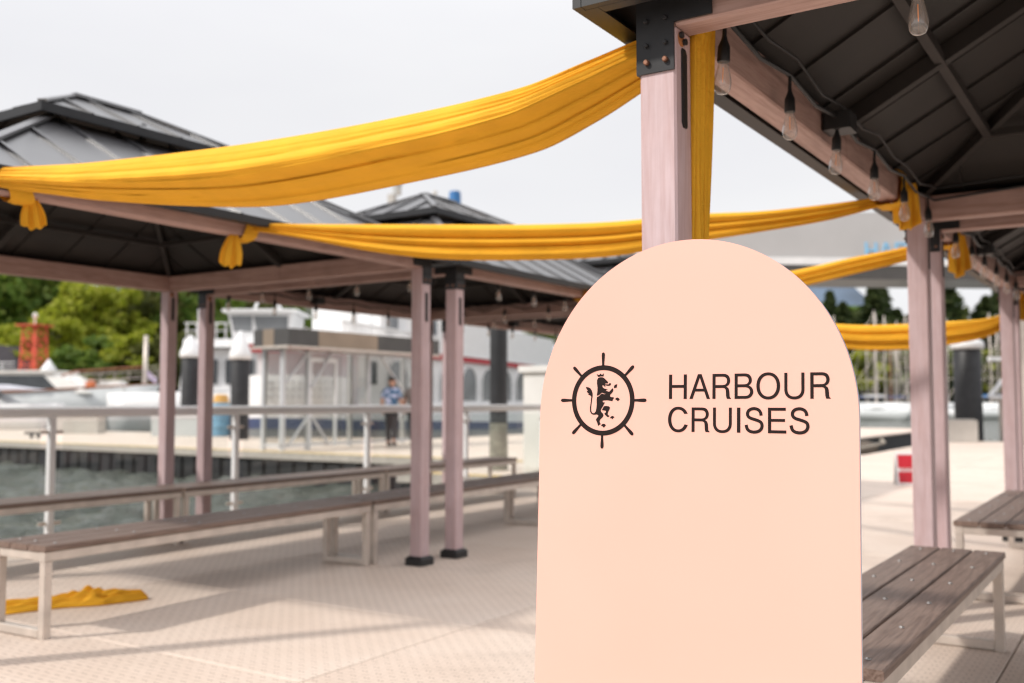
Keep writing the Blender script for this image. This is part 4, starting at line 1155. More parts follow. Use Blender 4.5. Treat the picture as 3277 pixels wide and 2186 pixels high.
MB().box(9.0,26,.0,.06,3.123,4.6).build('upper_bulwark', M['white'], fe)
b = MB()
for i in range(34): b.box(1.0+i*.24,1.0+i*.24+.10,.02,.06,3.123,3.68)
b.box(.9,9.0,.0,.08,3.683,3.76); b.build('upper_railing', M['white'], fe)
for xx in (2.1,4.3,6.6):
    MB().cbox(xx-.22,xx+.22,.15,.5,3.123,4.3,.03).build('deck_post', M['white'], fe)
uc = MB().box(5,22,1.0,3.4,3.123,6.4).build('upper_cabin', M['white'], fe)
for i in range(7): MB().box(5.3+i*2.3,7.3+i*2.3,.965,.998,3.75,5.6).build('window', M['window_grey'], uc)
b = MB(); b.lathe([(.33,6.402),(.33,8.6),(.29,8.65),(.285,10.95),(.25,11.1)],20,(15.9,2.0,0)); b.build('funnel', M['funnel'], fe, angle=40)
mst = MB().tube([(9.1,2.0,6.402),(9.1,2.0,9.9)],[.09,.06],8).build('mast', M['greyhull'], fe)
for (dx,z) in ((-.28,9.2),(.16,9.62),(.26,10.02)):
    MB().cbox(9.1+dx-.16,9.1+dx+.16,1.82,2.12,z,z+.34,.03).build('floodlight', M['concrete'], mst)
MB().tube([(13.3,2,6.402),(13.3,2,10.2),(13.45,2,10.6)],[.07,.06,.11],8).build('vent_pipe', M['concrete'], fe)

# ------------------------------------------------------------------ boats
def hull(L, B, f0, f1, draft=.5, rake=.10, full=2.4, n=16):
    """lofted hull, bow at +x"""
    st = []
    for i in range(n+1):
        t = i/n; xx = -L/2+L*t
        bw = B/2*(1-max(0,(t-.42)/.58)**full)*(.86+.14*min(1,t/.3))
        sh_ = f0+(f1-f0)*t**2
        st.append((xx,max(.012,bw),sh_,t))
    vs = []; ns_ = 9
    for xx,bw,sh_,t in st:
        k = rake*L*max(0,(t-.8)/.2)
        vs += [(xx-k*.9*0,0,-draft*(1-max(0,(t-.75)/.25)**2)),]
        vs[-1] = (xx-k,0,vs[-1][2])
        for s in (1,-1):
            vs += [(xx-k*.85,s*bw*.72,-draft*.3),(xx-k*.5,s*bw*.90,sh_*.4),(xx,s*bw,sh_)]
        vs += [(xx,0,sh_+.03*bw)]; vs += [(xx,0,sh_+.03*bw)]
    fs = []; m = 9
    for i in range(n):
        a = i*m; c_ = (i+1)*m
        for s in (1,4):
            fs += [(a,c_,c_+s,a+s),(a+s,c_+s,c_+s+1,a+s+1),(a+s+1,c_+s+1,c_+s+2,a+s+2),(a+s+2,c_+s+2,c_+7,a+7)]
    fs += [(0,1,2,3,7,6,5,4)]; e = n*m; fs += [(e,e+4,e+5,e+6,e+7,e+3,e+2,e+1)]
    return MB().add(vs, fs)
# classic motor yacht at the left
x,y = ld(-24.6,49.5)
ya = thing('motor_yacht', 'pale grey classic motor yacht with dark cabin windows and varnished rails at the left', 'motor yacht', (x,y,0), bearing(93))
hull(14.5,3.8,1.45,2.0,.9,.06,2.2).build('hull', M['greyhull'], ya, smooth=True)
b = MB(); vs=[]; 
for i in range(25):
    t = i/24; xx=-7.2+14.3*t; bw=3.8/2*(1-max(0,(t-.42)/.58)**2.2)*(.86+.14*min(1,t/.3))
    vs.append((xx,-bw-.01,1.47+.55*t*t))
for p,q in zip(vs,vs[1:]): b.bar(p,q,.07,.10); b.bar((p[0],-p[1],p[2]),(q[0],-q[1],q[2]),.07,.10)
b.build('rub_rail', M['varnish'], ya)
def slope_house(x0,x1,xs0,xs1,hw,z0,z1):
    vs=[(x0,-hw,z0),(x1,-hw,z0),(x1,hw,z0),(x0,hw,z0),(x0+xs0,-hw*.88,z1),(x1-xs1,-hw*.88,z1),(x1-xs1,hw*.88,z1),(x0+xs0,hw*.88,z1)]
    return MB().add(vs,[(0,3,2,1),(4,5,6,7),(0,1,5,4),(1,2,6,5),(2,3,7,6),(3,0,4,7)])
dh = slope_house(-6.5,4.4,.2,2.0,1.35,1.55,2.55).build('deckhouse', M['white_warm'], ya)
MB().box(-6.7,2.5,-1.32,1.32,2.553,2.66).build('deckhouse_roof', M['white_warm'], dh)
for a,c_,s in ((-6.0,-1.6,0),(-1.25,2.0,.75)):
    vs=[(a,-1.335,1.74),(c_+s,-1.335,1.74),(c_,-1.235,2.42),(a,-1.235,2.42),(a,-1.37,1.74),(c_+s,-1.37,1.74),(c_,-1.27,2.42),(a,-1.27,2.42)]
    MB().add(vs,[(0,1,2,3),(7,6,5,4),(0,4,5,1),(1,5,6,2),(2,6,7,3),(3,7,4,0)]).build('window', M['window'], dh)
b = MB()
for i in range(7):
    t=i/6; xx=3.2+3.9*t; yy=-1.1*(1-t*.9); b.tube([(xx,yy,1.75+.25*t),(xx+.12,yy,2.45+.25*t)],.018,5)
for dz in (.35,.70): b.tube([(3.3+3.9*i/6,-1.1*(1-i/6*.9),1.75+dz+.25*i/6) for i in range(7)],.018,5)
for i in range(3): b.tube([(3.4,-.9,2.2+.2*i),(7.2,-.1,2.5+.2*i)],.012,4)
b.build('bow_rail', M['alu'], ya)
MB().tube([(1.2,-.4,2.0),(3.5,-1.05,2.62),(6.5,-.3,2.85)],.05,6).build('hand_rail', M['varnish'], ya)
b=MB()
for i in range(10): b.tube([(-6.5+i*.7,-1.0,2.66),(-6.5+i*.7,-1.0,3.05)],.02,5)
b.bar((-6.6,-1.0,3.06),(.4,-1.0,3.06),.04); b.bar((-6.6,-1.0,2.86),(.4,-1.0,2.86),.03); b.build('roof_rail', M['white'], ya)
by = MB().lathe([(.01,0),(.19,.09),(.26,.26),(.19,.43),(.04,.52)],16).build('buoy', M['orange'], None, smooth=True); x,y=ld(-20.55,48.6); by.location=(x,y,1.72); tag(by,'round orange buoy lying on the foredeck of the motor yacht','buoy')
sv = slope_house(-.6,.8,.1,.35,.4,0,.42).build('deck_hatch', M['white_warm'], ya); sv.location=(5.0,-.3,1.75)
x,y = ld(-18.6,50.5)
fm = thing('flag_mast', 'thin grey mast with a small lavender pennant beyond the yacht bow', 'mast', (x,y,0))
MB().tube([(0,0,-1),(0,0,2.2),(0,0,4.5)],[.13,.12,.10],8).build('pole', M['alu'], fm, smooth=True)
b=MB(); b.add([(.08,0,2.75),(.75,.1,2.35),(.7,.2,2.0),(.10,.05,2.35),(.08,.02,2.75),(.75,.12,2.35),(.7,.22,2.0),(.10,.07,2.35)],[(0,1,2,3),(7,6,5,4),(0,4,5,1),(1,5,6,2),(2,6,7,3),(3,7,4,0)]); b.build('pennant', M['lavflag'], fm)
# low runabout in front of it
x,y = ld(-20.8,40.5)
ru = thing('runabout', 'low white runabout with green stripe and blue grey screen at the far left edge', 'motorboat', (x,y,0), bearing(88))
hull(5.2,1.9,1.02,1.08,.3,.06,2.0).build('hull', M['white'], ru, smooth=True)
slope_house(-2.4,.6,.2,1.0,.8,1.08,1.62).build('cuddy', M['greyhull'], ru)
MB().box(-1.9,-.7,-.835,-.79,1.16,1.42).build('green_panel', M['green'], ru)
slope_house(-2.6,1.6,1.0,1.6,.85,1.63,1.85).build('bimini', M['boardedge'], ru)
# white tour boat left of the ferry
x,y = ld(-8.5,43.5)
tb = thing('tour_boat', 'white two deck tour boat with slanted wheelhouse windows left of the ferry', 'tour boat', (x,y,0), bearing(88))
hl = hull(14,4.2,1.5,1.9,.8,.06,2.2).build('hull', M['white'], tb, smooth=True); hl.location.x = -1.4
mc = slope_house(-5.4,4.4,.1,.4,1.9,1.6,3.35).build('main_cabin', M['white'], tb)
for i in range(6):
    MB().box(-5.0+i*1.5,-3.85+i*1.5,-1.95,-1.80,1.9,2.9).build('window', M['window'], mc)
b = MB(); vs=[(-5.2,-2.2,3.4),(5.2,-2.2,3.4),(5.2,2.2,3.4),(-5.2,2.2,3.4),(-5.2,-2.1,3.75),(4.9,-2.1,3.75),(4.9,2.1,3.75),(-5.2,2.1,3.75)]
b.add(vs,[(0,3,2,1),(4,5,6,7),(0,1,5,4),(1,2,6,5),(2,3,7,6),(3,0,4,7)]); b.build('upper_deck', M['white'], tb)
wh = MB(); vs=[(-3.3,-1.6,3.753),(-.9,-1.6,3.753),(-.9,1.2,3.753),(-3.3,1.2,3.753),(-3.5,-1.7,4.9),(-.8,-1.7,4.9),(-.8,1.2,4.9),(-3.5,1.2,4.9)]
wh.add(vs,[(0,3,2,1),(4,5,6,7),(0,1,5,4),(1,2,6,5),(2,3,7,6),(3,0,4,7)]); wh = wh.build('wheelhouse', M['white'], tb)
for a,c_ in ((-3.25,-2.5),(-2.3,-1.0)):
    vs=[(a,-1.625,4.1),(c_,-1.625,4.1),(c_+.02,-1.70,4.75),(a-.12,-1.70,4.75),(a,-1.66,4.1),(c_,-1.66,4.1),(c_+.02,-1.735,4.75),(a-.12,-1.735,4.75)]
    MB().add(vs,[(0,1,2,3),(7,6,5,4),(0,4,5,1),(1,5,6,2),(2,6,7,3),(3,7,4,0)]).build('window', M['window_grey'], wh)
MB().box(-3.7,-.6,-1.9,1.4,4.903,5.03).build('wheelhouse_roof', M['white'], wh)
b=MB(); b.tube([(-2.6,-.8,5.03),(-2.4,-.8,5.6)],.06,6); b.tube([(-1.4,-.8,5.03),(-1.9,-.8,5.7)],.08,6); b.bar((-2.9,-.8,5.55),(-1.5,-.8,5.65),.12); b.lathe([(.35,5.7),(.38,5.85),(.2,5.98),(.02,6.0)],12,(-1.9,-.8,0)); b.build('radar_arch', M['white'], wh)
c2 = slope_house(.1,3.2,.3,.9,1.5,3.753,4.75).build('upper_cabin', M['white'], tb)
vs=[(.55,-1.53,4.0),(2.3,-1.53,4.0),(1.9,-1.42,4.55),(.6,-1.42,4.55),(.55,-1.56,4.0),(2.3,-1.56,4.0),(1.9,-1.45,4.55),(.6,-1.45,4.55)]
MB().add(vs,[(0,1,2,3),(7,6,5,4),(0,4,5,1),(1,5,6,2),(2,6,7,3),(3,7,4,0)]).build('window', M['window_grey'], c2)
MB().box(.2,2.6,-1.55,1.55,4.753,4.95).build('cabin_roof', M['white'], c2)
b=MB()
for i in range(5): b.tube([(-5.1+i*.4,-2.0,3.753),(-5.1+i*.4,-2.0,4.4)],.03,5)
b.bar((-5.2,-2.0,4.42),(-3.4,-2.0,4.42),.05); b.bar((-5.2,-2.0,4.1),(-3.4,-2.0,4.1),.03); b.build('stern_rail', M['white'], tb)
MB().tube([(-4.6,-2.1,3.753),(-4.6,-2.1,5.0)],.03,6).build('flag_staff', M['white'], tb)
b=MB(); b.add([(-4.55,-2.1,4.6),(-4.15,-2.2,4.0),(-3.95,-2.15,3.45),(-4.25,-2.1,3.7),(-4.55,-2.07,4.6),(-4.15,-2.17,4.0),(-3.95,-2.12,3.45),(-4.25,-2.07,3.7)],[(0,1,2,3),(7,6,5,4),(0,4,5,1),(1,5,6,2),(2,6,7,3),(3,7,4,0)]); b.build('flag', M['flagcloth'], tb)
# skiff in the slip
sk = thing('skiff', 'old brown timber skiff moored in the slip left of the right post', 'skiff', (-6.62,25.4,WATER_Z), math.pi/2)
hull(4.6,1.5,.60,.72,.15,.05,2.2).build('hull', M['skiffwood'], sk, smooth=True)
b=MB(); b.tube([(-2.2,-.72,.68),(-.5,-.78,.70),(1.0,-.74,.73),(1.9,-.45,.78)],.035,6); b.build('rope_fender', M['rope'], sk)

# sailing boats across the harbour
def sailboat(label, px, dep, L, hm, rot, mast='alu', cover='navy'):
    x,y = ld((px-1175.5)/2285.7*dep, dep)
    s = thing('sailing_boat', label, 'sailing boat', (x,y,WATER_Z), bearing(rot), 'sailing boats moored across the harbour')
    hull(L,L*.3,.85,1.2,.3,.10,2.0).build('hull', M['greyhull' if int(px)%3 else 'white'], s, smooth=True)
    slope_house(-L*.18,L*.22,.2,.9,L*.085,1.12,1.65).build('cabin', M['white'], s)
    MB().tube([(L*.06,0,1.2),(L*.06,0,hm)],[.085,.06],8).build('mast', M[mast], s, smooth=True)
    MB().tube([(L*.05,0,2.3),(-L*.32,0,2.35)],[.16,.12],8).build('boom_cover', M[cover], s, smooth=True)
    b=MB()
    for z in (hm*.38,hm*.68): b.bar((L*.06,-.75,z),(L*.06,.75,z),.07)
    b.build('spreaders', M['alu'], s)
    b=MB(); b.tube([(L*.46,0,1.4),(L*.06,0,hm*.98)],.02,4); b.tube([(-L*.47,0,1.1),(L*.06,0,hm*.98)],.02,4); b.tube([(L*.04,-L*.14,1.2),(L*.06,0,hm*.9)],.02,4); b.build('stays', M['alu'], s)
SB = [(1905,112,10,11.5,80,'alu','navy','behind the right shoulder of the sign'),(1996,118,11,12.6,95,'alu','navy','leftmost in the gap right of the sign, masts nearly touching'),
      (2012,104,9,11.0,20,'alu','canvas','bow towards the viewer just right of the sign'),(2031,112,10.5,9.6,100,'varnish','navy','with the brown wooden mast'),
      (2048,124,9.5,11.4,60,'alu','navy','right of the brown mast'),(2062,108,9,10.6,15,'alu','navy','beside the left of the right pavilion post'),
      (2150,116,10,12.6,85,'alu','funnel','left of the thick black pile'),(2172,122,10,12.0,40,'alu','navy','touching the left side of the thick black pile'),
      (2262,110,9.5,11.6,95,'alu','canvas','right of the thick black pile'),(2302,120,10,12.2,70,'alu','navy','behind the far right pavilion post'),(2336,101,10.5,13.4,110,'alu','funnel','at the right edge of the photo'),
      (1985,128,9,11.8,50,'alu','navy','behind the leftmost pair, slightly farther off'),(2024,98,8.5,10.2,160,'alu','canvas','small and nearest in the gap right of the sign'),(2070,120,9.5,12.2,100,'alu','navy','hidden mostly by the right pavilion post'),(2246,126,9.5,12.0,30,'alu','navy','just right of the pile cap, farther off'),(2280,104,9,10.8,150,'alu','canvas','between the pile and the far right post')]
for px,dep,L,hm,rot,mt,cv,where in SB: sailboat('white sailing boat '+where, px, dep, L, hm, rot, mt, cv)

# ------------------------------------------------------------------ canopy over the slip
x,y = ld(10.3,28.2)
cn = thing('dock_canopy', 'large pale grey dock canopy lettered HARBOUR in light blue, behind the right posts', 'canopy', (x,y,0), bearing(86))
prof = [(-6.2,5.0),(3.9,5.0),(3.9,5.75)]+[(3.9-.4*i,5.75+.55*math.sin(min(1,i/4)*math.pi/2)) for i in range(1,5)]+[(-2.0,6.22),(-3.6,6.0),(-5.0,5.72),(-6.2,5.3)]
MB().prism_xz(prof,-1.6,.4).build('fascia_sheet', M['canvas'], cn)
MB().box(-6.0,3.7,-1.62,.3,4.80,4.997).build('soffit', M['white'], cn)
MB().box(-6.0,3.8,-1.60,.3,4.42,4.797).build('front_beam', M['bronze_dark'], cn)
for px_ in (-5.6,3.97): MB().cbox(px_-.14,px_+.14,-.8,-.4,0.03,4.417,.02).build('column', M['alu'], cn)
xx = -.93
for ch in 'HARBOUR':
    W_ = glyph(ch)[2]*.44; b = MB(); glyph_mesh(b, ch, xx, xx+W_, 4.98, .44, -1.63, -1.602); b.build('letter', M['skyblue'], cn); xx += W_+.07

# white gangway truss at the right edge
x,y = ld(16.6,31.0)
gw = thing('gangway', 'white lattice gangway truss cut by the right edge of the photo', 'gangway', (x,y,0), bearing(82))
b=MB()
for yy in (-.6,.6):
    for z in (1.3,2.5): b.bar((-1.5,yy,z),(5,yy,z),.12)
b.build('chord', M['white'], gw)
b=MB()
for yy in (-.6,.6):
    for i in range(6):
        b.bar((-1.5+i*1.1,yy,1.3+1.2*(i%2)),(-.4+i*1.1,yy,2.5-1.2*(i%2)),.10)
b.build('lattice', M['white'], gw)
MB().box(-1.5,5,-.6,.6,1.18,1.238).build('walkway', M['alu'], gw)
for q in (-1.2,4.6): MB().cbox(q-.08,q+.08,-.5,.5,-1.2,1.178,.02).build('support', M['alu'], gw)

# ------------------------------------------------------------------ shore buildings and red tower
x,y = ld(-34.6,72)
tw = thing('lattice_tower', 'red steel lattice tower standing before the trees at the far left', 'tower', (x,y,1.0), .3)
b=MB(); H_=5.6
def tp_(z): return .72-.06*z/H_*3
for sx in (-1,1):
    for sy in (-1,1): b.bar((sx*tp_(0),sy*tp_(0),0),(sx*tp_(H_),sy*tp_(H_),H_),.10)
b.build('legs', M['lattice_red'], tw)
b=MB()
for k in range(6):
    z0_=k*H_/6; z1_=(k+1)*H_/6; a=tp_(z0_); c_=tp_(z1_)
    for s in (-1,1):
        b.bar((-a,s*a,z0_),(c_,s*c_,z1_),.045); b.bar((a,s*a,z0_),(-c_,s*c_,z1_),.045); b.bar((-c_,s*c_,z1_),(c_,s*c_,z1_),.08)
        b.bar((s*a,-a,z0_),(s*c_,c_,z1_),.045); b.bar((s*a,a,z0_),(s*c_,-c_,z1_),.045); b.bar((s*c_,-c_,z1_),(s*c_,c_,z1_),.08)
b.build('bracing', M['lattice_red'], tw)
MB().box(-.9,.9,-.9,.9,H_+.003,H_+.1).build('platform', M['lattice_red'], tw)
MB().lathe([(.06,H_+.1),(.06,H_+.6),(.16,H_+.65),(.16,H_+.9),(.02,H_+1.0)],10).build('beacon', M['white'], tw)
x,y = ld(-41.8,76)
bh = thing('boathouse', 'dark roofed maroon boathouse with white gable at the far left edge', 'boathouse', (x,y,.6), bearing(96))
MB().box(-4,4,-3,3,0,2.6).build('wall', M['maroon'], bh)
MB().prism_xz([(-4.5,2.5),(4.5,2.5),(2.2,4.9),(-2.2,4.9)],-3.5,3.5).build('roof', M['roofdark'], bh)
MB().prism_xz([(1.0,1.9),(4.2,1.9),(2.3,3.4)],-3.75,-3.52).build('gable', M['white'], bh)
MB().box(-1.5,-.3,-3.06,-3.002,1.0,2.1).build('window', M['window_grey'], bh)
MB().box(1.4,2.6,-3.06,-3.002,.6,1.7).build('window', M['white'], bh)

# ------------------------------------------------------------------ people on the dock
def skin_body(verts, edges, radii, name, mat, parent, sub=2):
    me = bpy.data.meshes.new(name); me.from_pydata(verts, edges, [])
    o = bpy.data.objects.new(name, me); COL.objects.link(o)
    md = o.modifiers.new('skin','SKIN'); 
    for i,r_ in enumerate(radii): me.skin_vertices[0].data[i].radius = (r_,r_) if not isinstance(r_,tuple) else r_
    me.skin_vertices[0].data[0].use_root = True
    md.use_smooth_shade = True
    ss = o.modifiers.new('sub','SUBSURF'); ss.levels = sub; ss.render_levels = sub
    bpy.context.view_layer.update()
    m2 = bpy.data.meshes.new_from_object(o.evaluated_get(bpy.context.evaluated_depsgraph_get()))
    COL.objects.unlink(o); bpy.data.objects.remove(o)
    m2.name = name; m2.materials.clear(); m2.materials.append(mat)
    m2.polygons.foreach_set('use_smooth',[True]*len(m2.polygons))
    return link(name, m2, parent)
def person(label, loc, rotz, top, step=.16, arm=.10, h=1.0):
    p = thing('person', label, 'person', loc, rotz, 'people walking on the far dock')
    # faces +y, walking
    V = [(0,0,.94),(0,.01,1.12),(0,.02,1.32),(0,.02,1.44),(0,.03,1.52),(0,.045,1.60),(0,.045,1.70),
         (-.09,0,.90),(-.10,step*.5,.50),(-.10,step*.62,.09),(-.10,step*.62+.13,.05),
         (.09,0,.90),(.10,-step*.25,.50),(.10,-step*.95,.14),(.10,-step*.9+.10,.05),
         (-.17,.01,1.40),(-.235,-arm*.5,1.14),(-.25,arm*.4,.90),(-.245,arm*.8,.80),
         (.17,.01,1.40),(.235,arm*.3,1.14),(.25,arm*1.6,.92),(.245,arm*2.1,.83)]
    E_ = [(0,1),(1,2),(2,3),(3,4),(4,5),(5,6),(0,7),(7,8),(8,9),(9,10),(0,11),(11,12),(12,13),(13,14),(2,15),(15,16),(16,17),(17,18),(2,19),(19,20),(20,21),(21,22)]
    Rr = [.13,.125,.15,.075,.055,.088,.075,.095,.062,.045,.04,.095,.062,.045,.04,.062,.045,.036,.034,.062,.045,.036,.034]
    skin_body(V,E_,Rr,'body',M['skin'],p)
    # shirt with sleeves
    V2 = [(0,0,.90),(0,.005,1.08),(0,.015,1.30),(0,.02,1.43),(-.17,.01,1.39),(-.225,-arm*.35,1.18),(.17,.01,1.39),(.225,arm*.2,1.18)]
    skin_body(V2,[(0,1),(1,2),(2,3),(2,4),(4,5),(2,6),(6,7)],[.165,.155,.175,.085,.085,.078,.085,.078],'shirt',top,p)
    V3 = [(0,0,.93),(-.09,0,.86),(-.10,step*.5,.50),(-.10,step*.62,.12),(.09,0,.86),(.10,-step*.25,.50),(.10,-step*.92,.17)]
    skin_body(V3,[(0,1),(1,2),(2,3),(0,4),(4,5),(5,6)],[.145,.11,.078,.065,.11,.078,.065],'trousers',M['trousers'],p)
    for s,yy,zz in ((-1,step*.62,.0),(1,-step*.93,.02)):
        skin_body([(s*.10,yy-.04,zz+.05),(s*.10,yy+.08,zz+.045),(s*.10,yy+.17,zz+.035)],[(0,1),(1,2)],[.052,.05,.038],'shoe',M['shoe'],p)
    skin_body([(0,.02,1.62),(0,.03,1.68),(0,.06,1.735)],[(0,1),(1,2)],[.096,.102,.07],'hair',M['hair'],p)
    # face on the far side of the head
    for s in (-1,1):
        MB().lathe([(.001,-.012),(.012,0),(.001,.012)],8,(s*.032,.128,1.635)).build('eye', M['white'], p)
        MB().lathe([(.001,-.03),(.018,-.01),(.018,.015),(.001,.03)],8,(s*.092,.045,1.62)).build('ear', M['skin'], p)
    MB().add([(0,.155,1.60),(-.015,.125,1.595),(.015,.125,1.595),(0,.128,1.645)],[(0,1,3),(0,3,2),(0,2,1),(1,2,3)]).build('nose', M['skin'], p)
    MB().box(-.024,.024,.118,.130,1.562,1.572).build('mouth', M['varnish'], p)
    return p
x,y = ld(-3.02,25.0)
person('person in a blue and white leaf print shirt and dark trousers walking away', (x,y,.034), bearing(12)-math.pi/2, M['shirt'], .12)
x,y = ld(-2.48,25.2)
person('person in a brown grey top, half hidden behind the front twin post', (x,y,.034), bearing(20)-math.pi/2, M['greytop'], .18)

# ------------------------------------------------------------------ trees
def crown_mesh(name, mat, seed, n, leaf, kind):
    r = random.Random(seed); vs=[]; fs=[]
    cl=[]
    if kind == 'broad':
        for i in range(46):
            while True:
                q = Vector((r.uniform(-1,1),r.uniform(-1,1),r.uniform(-1,1)))
                if .25<q.length<1: break
            q.z = q.z*.42+.56; q.x*=.36*(1.15-.5*abs(q.z-.5)); q.y*=.36*(1.15-.5*abs(q.z-.5))
            cl.append((q, r.uniform(.07,.15)))
    for i in range(n):
        if kind == 'broad':
            c,rad = cl[r.randrange(len(cl))]
            d = Vector((r.gauss(0,1),r.gauss(0,1),r.gauss(0,1))).normalized()*rad*(r.random()**.35)
            d.z*=.7; p=c+d
        else:
            sparse = kind=='sparse'
            z = r.random()**1.25*.9+.08
            tier = math.floor(z*(15 if not sparse else 9))/(15 if not sparse else 9)
            Rm = (.17 if not sparse else .15)*(1-z)**.8*(.6+.8*(1-(z-tier)*(12 if not sparse else 8)*.9))
            a = r.uniform(0,2*math.pi)
            a = round(a/(2*math.pi)*(11 if not sparse else 7)+tier*7.3)*(2*math.pi)/(11 if not sparse else 7)+r.gauss(0,.16)
            rr = max(0,Rm)*r.random()**.6*(.75+.55*math.sin(a*3.1+tier*23)*math.sin(tier*41+a))
            p=Vector((rr*math.cos(a),rr*math.sin(a),z-.18*rr))
        s = leaf*r.uniform(.6,1.4)
        u=Vector((r.gauss(0,1),r.gauss(0,1),r.gauss(0,.6))).normalized(); w_=u.orthogonal().normalized()
        w_.rotate(Matrix.Rotation(r.uniform(0,6.28),3,u)) if False else None
        v_=u.cross(w_); ang_=r.uniform(0,6.28); a1=w_*math.cos(ang_)+v_*math.sin(ang_); a2=u.cross(a1)
        o=len(vs); vs+=[p-a1*s*.7-a2*s*.1,p-a2*s*.45,p+a1*s*.7,p+a2*s*.45]; fs.append((o,o+1,o+2,o+3))
    me=bpy.data.meshes.new(name); me.from_pydata([tuple(v) for v in vs],[],fs); me.materials.append(mat); me.update(); return me
def trunk_mesh(kind):
    r=random.Random(5); b=MB()
    if kind=='broad':
        b.tube([(0,0,-.05),(.005,0,.2),(.015,.01,.45),(.0,.0,.7),(0,0,.9)],[.026,.02,.015,.009,.003],7)
        for i in range(8):
            a=i*2.4; z=.25+.06*i; b.tube([(.005,0,z),(.1*math.cos(a),.1*math.sin(a),z+.08),(.22*math.cos(a),.22*math.sin(a),z+.14)],[.011,.007,.002],5)
    else:
        b.tube([(0,0,-.05),(0,0,.3),(.003,0,.7),(0,0,1.0)],[.016,.012,.006,.001],6)
        for i in range(16):
            a=i*2.4; z=.12+.05*i; L_=.15*(1-z); b.tube([(0,0,z),(L_*math.cos(a),L_*math.sin(a),z-.02)],[.004,.001],4)
    return b.mesh('trunk', M['trunk'], smooth=True)
TK={'broad':trunk_mesh('broad'),'conifer':trunk_mesh('conifer')}
CR={'lime':crown_mesh('crown',M['leaf_lime'],1,5200,.045,'broad'),'mid':crown_mesh('crown',M['leaf_mid'],2,5600,.045,'broad'),
    'olive':crown_mesh('crown',M['leaf_olive'],3,5600,.045,'broad'),'conifer':crown_mesh('crown',M['needle'],4,5200,.024,'conifer'),
    'conifer2':crown_mesh('crown',M['needle'],6,5600,.026,'conifer'),'sparse':crown_mesh('crown',M['needle'],9,2300,.024,'sparse')}
def shore_z(dep, d0):
    dd=dep-d0; rows=[(0,-1.2),(4,.9),(12,2.2),(40,4.5),(120,9.0)]
    for (a,za),(b_,zb_) in zip(rows,rows[1:]):
        if dd<=b_: return za+(zb_-za)*max(0,(dd-a))/(b_-a)
    return 9
def tree(kind, px, ytop, dep, d0, label, wide=1.0, zb_=None):
    lat=(px-1175.5)/2285.7*dep; x,y=ld(lat,dep); z0_=shore_z(dep,d0)-.5 if zb_ is None else zb_
    zt=1.15+(922-ytop)/2285.7*dep; H_=max(2.5,zt-z0_)
    con = kind in ('conifer','conifer2','sparse')
    t=thing('conifer_tree' if con else 'broadleaf_tree',label,'tree',(x,y,z0_),rnd.uniform(0,6.28),'trees along the far shore')
    link('crown',CR[kind],t); link('trunk',TK['conifer' if con else 'broad'],t)
    t.scale=(H_*wide,H_*wide,H_)
LEFT=[('mid',-70,560,92,.9,'tall mid green tree cut by the left edge'),('mid',20,545,98,1.0,'tall mid green tree above the red tower'),('olive',95,580,100,.9,'dark tree behind the red tower and lime tree'),
      ('lime',10,742,84,1.3,'low yellow green tree behind the boathouse roof'),('lime',118,720,84,1.2,'yellow green tree right of the red tower'),('lime',190,640,90,.95,'tall yellow green tree in the middle of the left shore'),
      ('lime',268,648,92,.9,'tall yellow green tree left of the dark olive trees'),('mid',225,775,82,1.5,'low mid green tree behind the yacht cabin'),('lime',300,760,82,1.3,'low yellow green tree behind the yacht bow'),
      ('olive',335,640,94,.95,'dark olive tree left of the left pavilion post'),('olive',400,625,98,.95,'dark olive tree behind the left pavilion post'),('olive',375,770,82,1.4,'low dark tree behind the yacht pennant'),
      ('mid',452,630,96,.95,'mid green tree seen between the two left posts'),('olive',448,760,83,1.3,'low dark tree between the two left posts'),('mid',520,655,98,.9,'mid green tree right of the twin left posts'),
      ('olive',585,668,100,.9,'dark tree behind the tour boat wheelhouse'),('lime',60,800,80,1.6,'low yellow green shrub tree below the red tower'),('mid',150,810,80,1.6,'low green shrub tree behind the cone cap'),
      ('mid',660,690,112,.9,'green tree behind the tour boat cabin'),('olive',760,702,118,1.0,'dark tree behind the ferry railing'),('mid',850,712,120,1.0,'green tree behind the ferry railing posts'),
      ('olive',1000,720,125,1.0,'dark tree behind the ferry right of the twin posts'),('mid',1100,726,130,1.0,'green tree behind the upper deck of the ferry'),('mid',1230,730,140,1.0,'green tree behind the ferry beside the sign')]
for k,px,yt,dep,wd,lab in LEFT: tree(k,px,yt,dep,74,lab,wd)
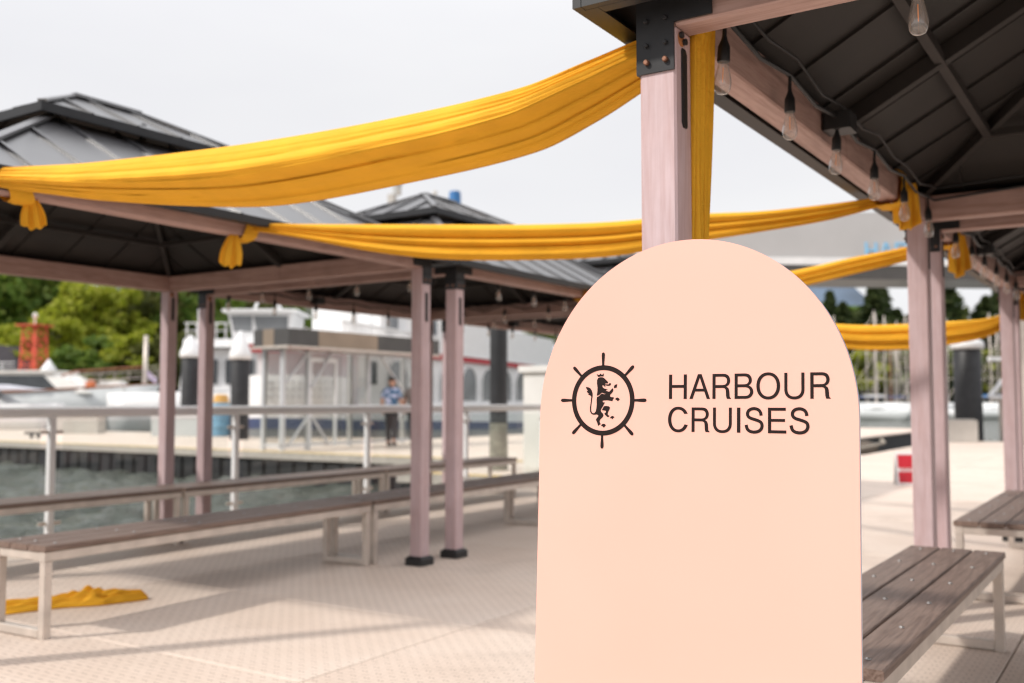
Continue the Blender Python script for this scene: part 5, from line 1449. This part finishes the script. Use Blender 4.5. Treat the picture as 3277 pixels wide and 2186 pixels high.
RIGHT=[('conifer',1872,690,196,1.0,'conifer beside the sign shoulder, below the canopy'),('conifer',1908,664,192,1.1,'narrow conifer first right of the sign shoulder'),('conifer2',1938,690,186,1.2,'bushy conifer second right of the sign'),
       ('conifer2',1962,742,184,1.5,'low conifer in the dip right of the sign'),('conifer2',2008,652,184,1.35,'broad dark conifer before the pale sky left of the right post'),('conifer',2030,655,190,1.15,'tall conifer beside the left of the right post'),('conifer2',2062,706,184,1.4,'lower conifer touching the right post'),
       ('conifer',2112,690,190,1.2,'conifer hidden behind the right post'),('sparse',2182,630,186,1.5,'sparse tall conifer with pale sky showing through'),('conifer2',2150,700,184,1.3,'dense conifer left of the sparse one'),
       ('conifer2',2222,762,184,1.5,'low conifer in the bright gap at the right'),('conifer2',2268,676,186,1.3,'dark conifer left of the far right post'),('conifer',2296,650,188,1.2,'tall conifer behind the far right post'),('conifer2',2325,690,184,1.3,'conifer right of the far right post'),('conifer',2352,660,188,1.2,'tall conifer at the right edge'),
       ('conifer2',1890,735,182,1.5,'low dense conifer at the edge of the sign arch'),('conifer2',1985,715,188,1.3,'mid height conifer behind the gap left of the right post'),('conifer2',2090,720,180,1.4,'dense low conifer hidden by the right post'),('conifer2',2250,735,190,1.4,'low conifer right of the bright gap')]
for i,(px,lab) in enumerate([(1888,'dark wood edge tree touching the arch of the sign'),(1926,'rounded dark tree right of the sign arch, behind the narrow conifer'),(1966,'dark tree filling the dip right of the sign'),(2008,'dark rounded tree behind the broad conifer'),(2052,'dark tree behind the left side of the right pavilion post'),
     (2148,'dark rounded tree right of the second right post'),(2196,'dark tree behind the sparse conifer'),(2246,'dark rounded tree below the bright gap at the right'),(2300,'dark rounded tree behind the far right post')]):
    RIGHT.append((('olive','conifer2','mid')[i%3], px, 692+(i*37)%30, 198+(i*7)%9, 1.15 if i%3 != 1 else 1.4, lab))
for k,px,yt,dep,wd,lab in RIGHT: tree(k,px,yt,dep,166,lab,wd*1.7 if k[0]=='c' or k=='sparse' else wd)
for i,(k,px,yt,lab) in enumerate([('mid',1890,800,'green shore tree behind the sign edge'),('lime',1985,805,'light green shore tree behind the sailing masts'),('olive',2035,795,'dark shore tree behind the brown mast'),('mid',2080,805,'green shore tree beside the right post'),
     ('olive',2140,795,'dark shore tree right of the second post'),('mid',2190,800,'green shore tree behind the thick pile'),('lime',2240,805,'light green shore tree right of the thick pile'),('olive',2290,795,'dark shore tree behind the far right post'),('mid',2340,800,'green shore tree at the right edge')]):
    tree(k,px,yt,172,166,lab,1.5)
